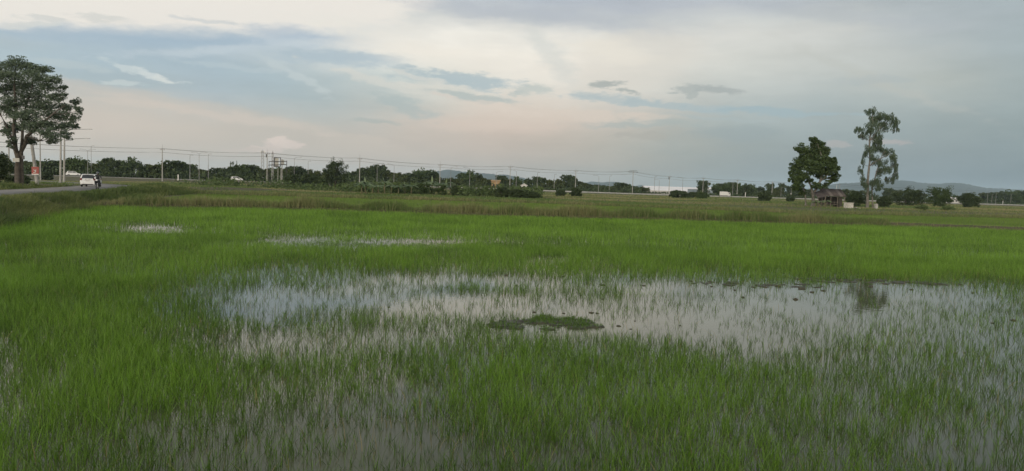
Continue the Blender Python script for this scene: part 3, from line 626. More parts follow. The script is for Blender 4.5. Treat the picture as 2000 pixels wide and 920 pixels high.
shrubby('domed_tree', 'broad domed tree standing above the bushes left of the pole line middle', 'tree', 628, 679, 309, 367, M_LEAF, n=60, D=225)
BUSH = [
 (-30, 26, 294, 366, 86, M_LEAF, 'dark bushy thicket at the left edge behind the forked tree'),
 (20, 58, 338, 362, 95, M_LEAF, 'low bush at the foot of the forked roadside tree'),
 (80, 104, 335, 350, 190, M_LEAF, 'small round bush between the leaning pole and the twin pale poles'),
 (556, 585, 339, 367, None, M_LEAF, 'dark bush in the grassland below the empty billboard frame'),
 (586, 622, 337, 368, None, M_LEAF, 'larger dark bush just left of the domed tree'),
 (636, 670, 341, 367, None, M_LEAF, 'dark bush in front of the domed tree'),
 (618, 640, 350, 368, None, M_LEAF2, 'small olive bush between two larger dark bushes by the domed tree'),
 (880, 898, 360, 382, None, M_LEAF, 'dark bush at the right end of the banana clump'),
 (900, 930, 366, 381, None, M_LEAF2, 'low spreading bush between the banana clump and the orange building'),
 (930, 962, 367, 382, None, M_LEAF2, 'low bush just left of the bushes under the orange building'),
 (964, 996, 364, 385, None, M_LEAF, 'dark mounded bush under the orange building'),
 (992, 1032, 368, 386, None, M_LEAF, 'wide dark bush below the small white house'),
 (1022, 1056, 373, 387, None, M_LEAF, 'low dark bush to the right of the small white house'),
 (1085, 1105, 370, 383, None, M_LEAF, 'small bush beside the highway left of the bushy dark tree'),
 (1114, 1136, 365, 384, None, M_LEAF, 'dark bush by the highway under the fifth line pole'),
 (1306, 1344, 371, 387, None, M_LEAF, 'wide bush in front of the white warehouse'),
 (1340, 1364, 374, 387, None, M_LEAF, 'low bush between the white warehouse and the lone tree'),
 (1360, 1382, 375, 388, None, M_LEAF2, 'olive bush at the foot of the lone tree by the warehouses'),
 (1477, 1508, 370, 394, None, M_LEAF, 'dense round bush beside the highway left of the hut'),
 (1535, 1552, 378, 394, None, M_LEAF, 'small bush at the highway edge just left of the round tree'),
 (1650, 1692, 372, 402, 150, M_LEAF, 'dark bush between the hut and the tall weeping tree'),
 (1712, 1742, 382, 404, 150, M_LEAF, 'bush just right of the tall weeping tree trunk'),
 (1742, 1802, 364, 404, 215, M_LEAF, 'broad dark thicket right of the tall weeping tree'),
 (1808, 1860, 360, 404, 210, M_LEAF2, 'tall lighter green bushy tree in the right field'),
 (1868, 1918, 375, 405, 215, M_LEAF, 'dark rounded thicket left of the right-hand lamp posts'),
 (1784, 1812, 400, 414, None, M_LEAFB, 'pale flowering shrub at the edge of the second paddy'),
 (1838, 1866, 402, 415, None, M_LEAFB, 'second pale shrub at the paddy edge below the tall bushy tree'),
]
for (x0, x1, yt, yb, D, lm, lab) in BUSH:
    shrubby('bush' if D is None or yb-yt < 34 else 'bushy_tree', lab, 'bush' if yb-yt < 34 else 'tree', x0, x1, yt, yb, lm, D=D or min(300, autoD((x0+x1)/2, yb)), n=44)

# tree row behind the highway: eight kinds built once, then copied with their parts
def proto_tree(k):
    r = empty('tree', (0, 0, 0)); fol = []; tm = MB(); H = 1.0
    tm.tube([(0, 0, -.05), (.02, 0, .25), (.0, .02, .6)], [.030, .022, .012], 6)
    tall = k in (2, 6)
    nl = 26
    for q in range(nl):
        th = RNG.uniform(0, 6.3); zz = RNG.random(); rr = math.sqrt(RNG.random())
        env = {0: 1.0, 1: .95, 2: .6, 3: 1.1, 4: 1.0, 5: .85, 6: .55, 7: 1.05}[k]*math.sqrt(max(.04, 1-((zz-.35)/.68)**2))
        c = np.array([math.cos(th)*rr*env*.80, math.sin(th)*rr*env*.5, .10+.72*zz]); s = np.array([.36, .30, .18])*RNG.uniform(.7, 1.2)
        fol += cluster(c, s, 5, 34, .085, asp=.85)
        tm.tube([(0, 0, .22), tuple(c*.5+np.array([0, 0, .12])), tuple(c)], [.014, .009, .004], 4)
    if k == 2:
        for q in range(7): fol += cluster(np.array([RNG.normal(0, .22), RNG.normal(0, .1), .93+RNG.uniform(-.04, .08)]), np.array([.05, .05, .14]), 2, 20, .05, droop=0, flat=3, asp=.4)
    tm.build('trunk', M_BARK, r); V, T, A = join(fol); V[:, 2] *= 1/np.percentile(V[:, 2], 99.6); link('crown', tri_mesh('crown', V, T, A), (M_LEAF, M_LEAF2, M_LEAF, M_LEAFO, M_LEAF, M_LEAF2, M_LEAF, M_LEAFO)[k], r); return r
PROTO = [proto_tree(k) for k in range(8)]; used = [False]*8
KIND = ['round dark', 'broad dark', 'spiky upright', 'wide low', 'bushy dark', 'narrow-domed', 'tall slim', 'spreading']
# photo x, top y, half width, kind
ROW = [(-60,312,26,1),(-20,318,24,4),(12,322,22,0),(44,320,18,4),(64,316,16,7),(86,313,18,1),(108,314,18,0),(130,311,18,4),(148,308,17,1),(164,313,14,5),(182,320,17,3),(200,315,14,5),(213,309,13,6),(228,313,14,0),(241,319,12,3),(256,308,13,5),(270,316,12,4),(288,322,17,3),(306,321,16,7),(324,318,16,1),(342,314,18,0),(360,318,16,4),(376,322,13,5),(392,331,15,3),(408,333,14,3),(426,328,13,0),(441,329,11,4),(458,316,15,2),(474,323,11,5),(490,322,15,0),(505,328,12,4),(524,330,14,3),(539,328,13,1),(556,329,14,7),(574,325,15,0),(590,327,14,4),(606,332,14,3),(622,335,14,3),(642,338,16,1),(662,340,16,4),(682,337,12,5),(695,335,10,6),(710,328,13,0),(722,329,11,1),(738,322,15,0),(752,329,12,4),(766,336,14,7),(782,340,13,3),(800,338,13,0),(814,334,13,5),(830,331,15,1),(844,334,12,4),(858,347,12,3),(874,350,13,3),(890,348,13,7),(906,341,12,0),(918,337,12,5),(930,342,11,4),(944,350,13,3),(979,346,11,6),(995,352,12,3),(1010,348,9,5),(1034,351,10,4),(1048,348,9,6),(1061,350,9,0),(1075,354,12,3),(1092,353,12,3),(1110,345,13,0),(1122,351,10,4),(1134,357,12,3),(1150,361,12,3),(1168,363,13,3),(1186,364,11,7),(1202,363,10,4),(1213,359,12,0),(1228,362,10,5),(1244,367,10,3),(1258,367,9,7),(1373,356,12,6),(1398,362,9,5),(1409,361,9,6),(1420,360,9,5),(1431,359,9,6),(1442,361,9,5),(1454,362,10,4),(1468,363,10,5),(1482,367,10,4),(1504,361,9,0),(1518,368,8,3),(1527,361,7,6),(1546,366,11,0),(1562,368,10,4),(1580,372,12,3),(1650,372,14,3),(1674,374,14,7),(1735,370,11,6),(1755,374,14,3),(1800,380,16,3),(1866,384,12,3),(1924,379,14,3),(1942,378,13,0),(1960,377,14,4),(1978,375,14,1),(1996,375,14,0),(2018,374,16,4),(2044,374,18,1)]
LM = [(35,'the forked roadside tree'),(184,'the white hatchback'),(317,'the first tall line pole'),(462,'the small white highway car'),(541,'the empty billboard frame'),(655,'the domed tree'),(703,'the third line pole'),(790,'the banana clump'),(873,'the middle hill peak'),(967,'the orange building'),(1023,'the small white house'),(1125,'the sixth line pole'),(1237,'the crossarm line pole'),(1315,'the white warehouse'),(1400,'the grey gabled shed'),(1590,'the round tree by the hut'),(1700,'the tall weeping tree'),(1834,'the tall field bush'),(1946,'the far right pale post')]
ORD = 'first second third fourth fifth sixth seventh eighth ninth tenth'.split()
def landmark(x, seen):
    lx, ln = min(LM, key=lambda q: abs(q[0]-x)); side = 'right' if x >= lx else 'left'
    seen.setdefault((ln, side), []).append((abs(x-lx))); return ln, side
def labels(items, what):
    """items: list of (x, look); returns one label each, placed by the nearest landmark"""
    by = {}; out = [None]*len(items)
    for i, (x, look) in enumerate(items):
        lx, ln = min(LM, key=lambda q: abs(q[0]-x)); by.setdefault((ln, 'right' if x >= lx else 'left'), []).append((abs(x-lx), i))
    for (ln, side), v in by.items():
        v.sort()
        for r_, (_, i) in enumerate(v): out[i] = f"{items[i][1]} {what}, {ORD[r_]} {side} of {ln}"
    return out
labs = labels([(x, KIND[k]) for x, _, _, k in ROW], 'far tree')
def hwY(x):  # distance at which the sight line through photo column x meets the highway
    d = ray(x, yh(x)+5); s = d[0]/d[1]; P = hc; r_ = P[:, 0]/P[:, 1]; return float(np.interp(s, r_, P[:, 1]))
for (x, yt, hw, k), lab in zip(ROW, labs):
    D = hwY(x)*1.0+RNG.uniform(22, 60); b = at(x, yt, D); g0 = gz1(b[0], b[1]); H = b[2]-g0+.1
    o = PROTO[k] if not used[k] else copy_tree(PROTO[k]); used[k] = True
    o.location = (b[0], b[1], g0-.1); s = hw*D/F*1.8; o.scale = (s, s*1.1, max(H, 2.2)*(1.1 if x > 900 else 1.0)); o.rotation_euler = (0, 0, RNG.choice([0, math.pi])+RNG.normal(0, .25))
    tag(o, lab, 'tree', 'trees in the row behind the highway')
# low undergrowth at the foot of the row
X = []; Yv = []
hp = resample(HW, 1.0); k = RNG.integers(0, len(hp), 46000); d_ = np.gradient(hp, axis=0); d_ /= np.linalg.norm(d_, axis=1)[:, None]; nr = np.stack([-d_[:, 1], d_[:, 0]], 1)
q = hp[k]+nr[k]*RNG.uniform(HWW+3, HWW+40, (len(k), 1)); q = q[q[:, 0] > -235]; vn = vnoise(q[:, 0], q[:, 1], 8, 51, 3); n = len(q)
qx, qy = topix(np.column_stack([q, np.full(n, 1.0)])); Vc = np.column_stack([q, gz(q[:, 0], q[:, 1])+RNG.random(n)*(1.6+4.6*vn)*(1-.85*((qx > 1252) & (qx < 1425)))]); s = .85
a = RNG.normal(0, 1, (n, 3)); a /= np.linalg.norm(a, axis=1)[:, None]; b = RNG.normal(0, 1, (n, 3)); b -= a*np.sum(a*b, 1)[:, None]; b /= np.linalg.norm(b, axis=1)[:, None]
V = np.stack([Vc-a*s/2, Vc+b*s*.35, Vc+a*s/2, Vc-b*s*.35], 1).reshape(-1, 3)
tag(link('undergrowth', tri_mesh('undergrowth', V, np.arange(4*n).reshape(-1, 4), np.repeat(np.clip(vn+RNG.normal(0, .2, n), 0, 1), 4)), M_LEAF), 'dark undergrowth along the foot of the trees behind the highway', 'undergrowth', kind='stuff')

# low scrub mass before the highway, between the bushes
X = RNG.uniform(-75, 6, 26000); Y = 152+.22*(-X)+RNG.normal(0, 5, 26000); vn = vnoise(X, Y, 5, 55, 3); k = RNG.random(len(X)) < np.clip(vn*3.2-1.45, 0, 1); X = X[k]; Y = Y[k]; vn = vn[k]; n = len(X)
Vc = np.column_stack([X, Y, gz(X, Y)+RNG.random(n)*(.5+2.6*np.clip(vn-.35, 0, 1)*1.6)]); a = RNG.normal(0, .16, (n, 3)); b = RNG.normal(0, .16, (n, 3))
V = np.stack([Vc-a, Vc+b*.7, Vc+a, Vc-b*.7], 1).reshape(-1, 3)
tag(link('low_scrub', tri_mesh('low_scrub', V, np.arange(4*n).reshape(-1, 4), np.repeat(np.clip(vn+RNG.normal(0, .2, n), 0, 1), 4)), M_LEAF2), 'low green scrub growing between the bushes before the highway', 'scrub', kind='stuff')
# banana plants
def banana(x, yb, yt, lab, D=None, spear=False, n=7):
    D = D or autoD(x, yb); b = at(x, yb, D); g0 = gz1(b[0], b[1]); H = at(x, yt, D)[2]-g0
    r = empty('banana_plant', (b[0], b[1], g0-.02), RNG.uniform(0, 6.3), lab, 'banana plant', 'banana plants in a clump')
    MB().tube([(0, 0, -.1), (.04, 0, H*.3), (.02, .03, H*.62)], [.13, .11, .06], 8).build('stem', M_BANST, r, True)
    for k in range(n):
        th = 2.4*k+RNG.uniform(-.3, .3); L_ = H*RNG.uniform(.5, .72); W_ = .62+.06*H/3; up = RNG.uniform(.5, 1.1) if not (spear and k == 0) else 2.2
        V = []; T = []; m_ = 9
        for i in range(m_):
            t_ = i/(m_-1); rad = L_*t_*(1 if up < 2 else .15); z = H*.6+(L_*(up*t_-1.05*(up*.55+.25)*t_*t_*1.3) if up < 2 else H*.42*t_); w = W_*math.sin(math.pi*min(1, t_*.9+.08))*(.6 if up > 2 else 1)/2
            c = np.array([math.cos(th)*rad, math.sin(th)*rad, z]); sd_ = np.array([-math.sin(th), math.cos(th), 0])
            V += [c-sd_*w-np.array([0, 0, w*.45]), c, c+sd_*w-np.array([0, 0, w*.45])]
            if i: T += [(3*i-3, 3*i-2, 3*i+1, 3*i), (3*i-2, 3*i-1, 3*i+2, 3*i+1)]
        V = np.array(V)+RNG.normal(0, .02, (len(V), 3)); link('leaf', tri_mesh('leaf', V, np.array(T), np.full(len(V), .8 if spear and k == 0 else RNG.uniform(0, .6))), M_BANL, r)
    return r
M_BANST = mat('banana_stem', (.12, .14, .06), .7, (.17, .13, .08), 4)
M_BANL = mat('banana_leaf', (.070, .115, .040), .45, (.24, .31, .16), attr='v', spec=.4, trans=.3)
BAN = [(706,379,350,0),(714,379,345,1),(728,378,352,0),(739,379,354,0),(751,378,345,1),(764,378,354,0),(778,379,356,0),(791,378,352,1),(803,379,354,0),(816,378,352,0),(829,379,349,0),(838,378,347,0),(844,379,343,1),(856,379,350,0),(866,379,352,0),(870,380,347,1),(879,380,357,0)]
for (q, lab) in zip(BAN, labels([(x, 'banana plant with pale new spear leaf' if sp_ else 'ragged green banana plant') for x, *_, sp_ in BAN], 'in clump')):
    banana(q[0], q[1], q[2], lab, spear=bool(q[3]))
for (x, yb, yt, lab) in ((1592, 404, 388, 'stubby banana plant in front of the round tree trunk'), (1600, 404, 386, 'banana plant between the round tree and the hut'), (1612, 404, 386, 'banana plant at the left corner of the hut')):
    banana(x, yb, yt, lab, D=126, n=5)
# shrubs among the bananas
for (x0, x1, yt, yb, lab) in ((700, 722, 362, 379, 'low green bush at the left end of the banana clump'), (760, 786, 361, 379, 'low bush among the bananas, left one'), (808, 846, 356, 380, 'largest bush inside the banana clump'), (846, 876, 360, 381, 'bush between banana plants near the right end')):
    shrubby('bush', lab, 'bush', x0, x1, yt, yb, M_LEAF2, D=150, n=16)

# ---------------------------------------------------------------- hills
M_HILL = mat('distant_forest', (.030, .052, .045), .95, (.040, .062, .05), .004)
def hills(prof, D, name):
    prof = np.array(prof, float); xs_ = np.arange(prof[0, 0], prof[-1, 0]+1, 4); yv = np.interp(xs_, prof[:, 0], prof[:, 1])
    rows = []; P = np.array([at(x, y, D) for x, y in zip(xs_, yv)]); n = len(P); P[:, 2] += RNG.normal(0, 2.0, n)
    for k, (dy, f) in enumerate([(-1400, -.02), (-900, .18), (-500, .48), (-220, .78), (0, 1), (300, .8), (900, .3), (1500, -.02)]):
        Q = P.copy(); Q[:, 1] += dy; Q[:, 0] *= (D+dy)/D if dy < 0 else 1; Q[:, 2] = P[:, 2]*f*(1+.12*(vnoise(P[:, 0], np.full(n, dy*1.0), 260, 61, 3)-.5)*(f < 1)); rows.append(Q)
    V = np.concatenate(rows); ii = (np.arange(7)[:, None]*n+np.arange(n-1)[None, :]); T = np.stack([ii, ii+1, ii+n+1, ii+n], -1).reshape(-1, 4)
    return tag(link(name, tri_mesh(name, V, T, smooth_=True), M_HILL), kind='structure')
hills([(780, 362), (820, 345), (848, 335), (873, 331.5), (896, 334), (915, 337), (941, 338), (960, 340), (994, 342), (1005, 345), (1022, 347), (1040, 353), (1080, 366)], 6000, 'hills')
hills([(1110, 368), (1130, 359), (1144, 356), (1160, 354.5), (1176, 356), (1196, 354.5), (1213, 356.5), (1228, 361), (1240, 365), (1252, 361.5), (1265, 364), (1290, 369), (1330, 378)], 6500, 'hills')
hills([(1560, 384), (1590, 372), (1607, 365), (1638, 358.5), (1662, 357), (1690, 355), (1730, 353), (1753, 351.5), (1774, 353), (1800, 357.5), (1834, 359), (1862, 356.5), (1879, 358), (1896, 361), (1919, 366), (1949, 368), (2000, 371), (2080, 380), (2200, 396), (2260, 406)], 6200, 'hills')

# ---------------------------------------------------------------- poles, lamps, wires
M_CONC = mat('weathered_concrete', (.36, .36, .33), .85, (.27, .27, .25), 2)
M_STEEL = mat('galvanised_steel', (.22, .23, .23), .5, (.30, .30, .29), 5, metal=.5)
M_DARK = mat('dark_metal', (.05, .05, .05), .5)
M_CERAM = mat('brown_insulator', (.16, .10, .07), .4)
M_WIRE = mat('wire', (.06, .06, .06), .5)
M_WHITE = mat('white_paint', (.72, .72, .68), .5, (.62, .62, .58), 2)
POLES = [(-60, 262, 200, 0), (317, 281, 241, 0), (522, 290, 262, 1), (703, 301, 290, 0), (860, 314, 318, 0), (997, 321, 335, 0), (1125, 329, 346, 0), (1237, 331, 357, 2), (1308, 341, 380, 1), (1374, 344, 402, 0), (1441, 348, 424, 0), (1509, 352, 446, 0), (1640, 357, 500, 0), (1820, 366, 600, 0), (2010, 374, 720, 0)]
PLAB = {317: 'tall pale concrete line pole standing alone right of the white hatchback', 522: 'line pole just left of the empty billboard frame', 703: 'tall line pole between the domed tree and the banana clump', 860: 'line pole rising behind the banana clump at the hill edge', 997: 'line pole between the orange building and the small white house', 1125: 'line pole rising behind a dark highway bush', 1237: 'line pole with wide crossarms left of the white warehouse', 1308: 'line pole with bracket in front of the white warehouse', 1374: 'line pole beside the lone tree by the warehouses', 1441: 'line pole right of the grey gabled shed', 1509: 'line pole between the dense round bush and the round tree', 1640: 'distant line pole sticking up behind the hut roof', 1820: 'distant line pole beyond the tall bushy tree', -60: 'line pole outside the left edge', 2010: 'line pole outside the right edge'}
tops = []
for (x, yt, D, st) in POLES:
    t_ = at(x, yt, D); g0 = gz1(t_[0], t_[1]); H = t_[2]-g0; r = empty('utility_pole', (t_[0], t_[1], g0-.1), 0, PLAB[x], 'utility pole', 'utility poles along the highway')
    dirv = np.array([.35, .94]) if x < 1300 else np.array([.65, .76]); a = math.atan2(dirv[1], dirv[0])-math.pi/2; r.rotation_euler = (0, 0, a)
    mb = MB(); w = .19; h2 = H-1.6 if D < 330 else H-1.0
    for z0, z1, w0, w1 in ((0, h2, .19, .12),):
        bmesh.ops.create_cone(mb.bm, cap_ends=True, segments=8, radius1=w0, radius2=w1, depth=z1-z0, matrix=Matrix.Translation((0, 0, (z0+z1)/2)))
    mb.build('post', M_CONC, r)
    MB().bar((0, 0, h2-.05), (0, 0, H), .05, .03).build('lightning_rod', M_STEEL, r)
    cw = 2.4 if st == 2 else 1.0
    c_ = MB().box((0, 0, h2-.25), (2*cw, .12, .14))
    if st == 2: c_.box((0, 0, h2+.45), (1.6*cw, .12, .14))
    c_.build('crossarm', M_STEEL if st != 2 else M_DARK, r)
    for xx in (-cw*.9, -.0 if st else -cw*.3, cw*.9): MB().bar((xx, 0, h2-.18), (xx, 0, h2+.12), .06, .045).build('insulator', M_CERAM, r)
    if st == 1: MB().box((-.28, 0, h2-.9), (.34, .4, 1.1), bev=.05).build('bracket', M_DARK, r)
    tops.append((t_[0], t_[1], g0+h2))
def wire(pts, dz, off, rad, lab, sag=.5):
    P = []
    for a, b in zip(pts, pts[1:]):
        a = np.array(a); b = np.array(b)
        for k in range(8):
            t_ = k/8; q = a*(1-t_)+b*t_; q[2] += dz-sag*4*t_*(1-t_); q[0] += off*.94; q[1] -= off*.35; P.append(q)
    q = np.array(pts[-1]); q[2] += dz; P.append(q)
    o = MB().tube(P, rad, 5).build('power_line', M_WIRE); return tag(o, lab, 'power line', 'power lines strung along the utility poles')
wire(tops, .05, -.9, .035, 'upper power line strung along the highway poles, on the near crossarm ends')
wire(tops, .05, .9, .035, 'upper power line strung along the highway poles, on the far crossarm ends')
wire(tops, -1.15, 0, .045, 'lower power line strung below the crossarms of the highway poles', sag=.6)

LAMPS = [(171, 291, 0, 2, 30), (178, 284, 0, 0, 45), (371, 302, 352, 0, 10), (389, 297, 352, 2, 12), (407, 300, 352, 0, 12), (575, 306, 350, 1, 18), (602, 314, 345, 0, 22), (737, 318, 358, 1, 10), (770, 320, 358, -1, 14), (881, 325, 364, 1, 10), (918, 327, 370, -1, 10), (970, 334, 366, 1, 18), (1009, 332, 366, -1, 12), (1050, 336, 375, 0, 10), (1083, 340, 372, 0, 20), (1170, 342, 378, -1, 10), (1191, 343, 374, 0, 24), (1279, 344, 384, 0, 8), (1288, 350, 380, -1, 24), (1334, 346, 380, -1, 20), (1384, 354, 386, 0, 8), (1432, 353, 384, 0, 20), (1526, 366, 386, 0, 25), (1546, 362, 392, 0, 12), (1753, 373, 392, 0, 10), (1888, 368, 398, 1, 20), (1930, 371, 400, 1, 8), (1938, 379, 398, 0, 24), (1946, 375, 398, 0, 8), (1975, 379, 398, 0, 24)]
llab = labels([(x, {0: 'thin straight lamp post', 1: 'lamp post with arm reaching right', -1: 'lamp post with arm reaching left', 2: 'lamp post with two arms'}[a]) for x, _, _, a, _ in LAMPS], 'by highway')
for (x, yt, _, arm, dd), lab in zip(LAMPS, llab):
    D = hwY(x)+dd-14; t_ = at(x, yt, D); g0 = gz1(t_[0], t_[1]); H = t_[2]-g0
    r = empty('street_lamp', (t_[0], t_[1], g0-.1), 0, lab, 'street lamp', 'street lamps along the highway')
    MB().bar((0, 0, 0), (0, 0, H-.5 if arm else H-.1), .11, .055).build('post', M_STEEL, r)
    for s_ in ((1, -1) if arm == 2 else ((arm,) if arm else (1,))):
        L_ = 2.2 if arm else .5
        MB().tube([(0, 0, H-.6 if arm else H-.3), (s_*L_*.35, 0, H-.15), (s_*L_, 0, H)], [.05, .045, .04], 6).build('arm', M_STEEL, r)
        MB().box((s_*(L_+.3), 0, H-.02), (.7, .28, .14), bev=.03).build('lamp_head', M_STEEL if D > 200 else M_WHITE, r)

# poles by the village road
def rough_pole(base, top, D, r0, r1, lab, name='concrete_pole', cat='pole'):
    b = at(base[0], base[1], D); g0 = gz1(b[0], b[1]); t_ = at(top[0], top[1], D); r = empty(name, (b[0], b[1], g0-.1), 0, lab, cat)
    v = np.array([t_[0]-b[0], 0, t_[2]-g0]); MB().tube([(0, 0, 0), tuple(v*.5), tuple(v)], [r0, (r0+r1)/2, r1], 8).build('post', M_CONC, r); return r, v
pr, v = rough_pole((74, 366), (53, 215), 80, .20, .12, 'leaning concrete pole with a red sign, behind the forked tree', 'leaning_pole')
for x, yt, ya, xa, lab in ((118, 243, 251, 172, 'left one of the twin pale lamp poles near the village road'), (125, 262, 269, 168, 'right one of the twin pale lamp poles near the village road')):
    r, v = rough_pole((x, 358.5), (x+1, yt), 116, .17, .10, lab, 'road_lamp', 'street lamp')
    e = at(xa, ya, 116)-at(x, yt+12, 116); a0 = v-np.array([0, 0, 12*116/F])
    MB().tube([tuple(a0), tuple(a0+e*.5+np.array([0, 0, .15])), tuple(a0+e)], [.05, .045, .04], 6).build('arm', M_STEEL, r)
    MB().box(tuple(a0+e+np.array([.25, 0, 0])), (.6, .2, .1), bev=.02).build('lamp_head', M_STEEL, r)
rough_pole((79, 345), (78, 262), 170, .16, .1, 'thin pale pole rising just right of the leaning pole')
rough_pole((18, 350), (17, 262), 150, .16, .1, 'thin pole above the thicket left of the forked tree')
wire([at(-80, 256, 120), at(17, 262, 150), at(78, 262, 170)], 0, 0, .03, 'thin power line running behind the forked tree crown')
# signs
M_RED = mat('faded_red_board', (.33, .06, .05), .6, (.26, .10, .08), 6)
M_BOARD = mat('grey_white_board', (.42, .42, .38), .7, (.34, .34, .3), 4)
def board(x0, x1, y0, y1, D, m_, name, lab, frame=None, extra=None):
    a = at(x0, y1, D); b = at(x1, y0, D); c = (a+b)/2; r = empty(name, c, 0, lab, 'sign'); w = b[0]-a[0]; h = b[2]-a[2]
    MB().box((0, 0, 0), (w, .05, h), bev=.01).build('panel', m_, r); return r, w, h
r, w, h = board(62, 76, 326, 341, 78.9, M_RED, 'red_sign', 'small red and white sign board fixed to the leaning pole')
MB().box((0, -.034, -h*.44), (w*.96, .012, h*.10)).build('lower_strip', M_WHITE, r)
MB().tube([(-w*.18, -.04, h*.12), (-w*.02, -.04, -h*.02), (w*.12, -.04, h*.14), (w*.05, -.04, -h*.2), (-w*.2, -.04, -h*.25)], .045, 6).build('emblem', M_WHITE, r)
r, w, h = board(25, 38, 309, 316, 73.4, M_BOARD, 'tree_sign', 'pale blank board nailed to the forked tree trunk')
r, w, h = board(43, 48, 304, 311, 73.6, M_DARK, 'tree_box', 'small dark box on the right stem of the forked tree'); r['category'] = 'box'

# billboard frame
D = 258; r = empty('billboard_frame', at(540, 356, D)*np.array([1, 1, 0])+np.array([0, 0, gz1(at(540, 356, D)[0], D)-.1]), 0, 'empty rusty billboard frame with two long rails beside the highway', 'billboard')
bo = np.array(r.location)
def Q(x, y, dd=0): return tuple(at(x, y, D+dd)-bo)
MB().bar(Q(525, 315.5), Q(560, 315.0), .13).build('rail', M_DARK, r); MB().bar(Q(524, 322.5), Q(560, 321.5), .13).build('rail', M_DARK, r)
for x, yt, dd, rr in ((550.5, 311, .3, .17), (548, 330, 2.5, .12), (559.5, 314, .2, .13), (542.5, 328, 1.5, .12), (525, 315, 0, .11)):
    b = at(x, 356, D+dd)-bo; b[2] = 0; MB().bar(tuple(b), Q(x+.6, yt, dd), rr, rr*.8).build('post', M_CONC if rr > .115 and x < 555 else M_DARK, r)
pm = MB(); x0, x1, y0, y1 = 535.5, 548, 308, 325.5
for a, b in (((x0, y0), (x1, y0)), ((x0, y1), (x1, y1)), ((x0, y0), (x0, y1)), ((x1, y0), (x1, y1))): pm.bar(Q(*a, .8), Q(*b, .8), .12)
pm.build('panel_frame', M_DARK, r)
a = np.array(Q(x0+.5, y1-.5, 1.1)); b = np.array(Q(544, y0+1, 1.1)); MB().box(tuple((a+b)/2), (b[0]-a[0], .06, b[2]-a[2])).build('panel', M_BOARD, r)
a = np.array(Q(549, 321, 1.3)); b = np.array(Q(555, 312, 1.3)); MB().box(tuple((a+b)/2), (b[0]-a[0], .06, b[2]-a[2])).build('panel', M_BOARD, r)

# lattice masts
def mast(x, yt, yb, D, w0, w1, lab, head):
    t_ = at(x, yt, D); g0 = gz1(t_[0], t_[1]) if D < 800 else .3; H = t_[2]-g0; r = empty('telecom_mast', (t_[0], t_[1], g0-.1), 0, lab, 'mast'); mb = MB(); n = 9
    for i in range(n):
        a, b = i/n, (i+1)/n; wa = w0+(w1-w0)*a; wb = w0+(w1-w0)*b
        cs = [(-1, -1), (1, -1), (1, 1), (-1, 1)]
        for k in range(4):
            p = lambda c, w, h_: (c[0]*w, c[1]*w, h_*H); c0, c1 = cs[k], cs[(k+1) % 4]; mb.bar(p(c0, wa, a), p(c0, wb, b), .05+w0*.07, n=4); mb.bar(p(c0, wa, a), p(c1, wb, b), .03+w0*.03, n=4)
    mb.build('lattice', M_STEEL, r)
    if head:
        for k in range(3): MB().box((math.cos(k*2.1)*w1*2.6, math.sin(k*2.1)*w1*2.6, H*.955), (w1*1.1, w1*.7, H*.07), Matrix.Rotation(k*2.1, 3, 'Z'), .05).build('antenna', M_WHITE, r)
    MB().bar((0, 0, H*.98), (0, 0, H*1.05), .08).build('rod', M_STEEL, r); return r
mast(513, 294, 340, 700, 1.3, .75, 'distant telecom mast with antennas at its top left of the billboard frame', True)
mast(532.5, 297, 352, 300, .30, .22, 'slim lattice mast between the line pole and the billboard frame', False)

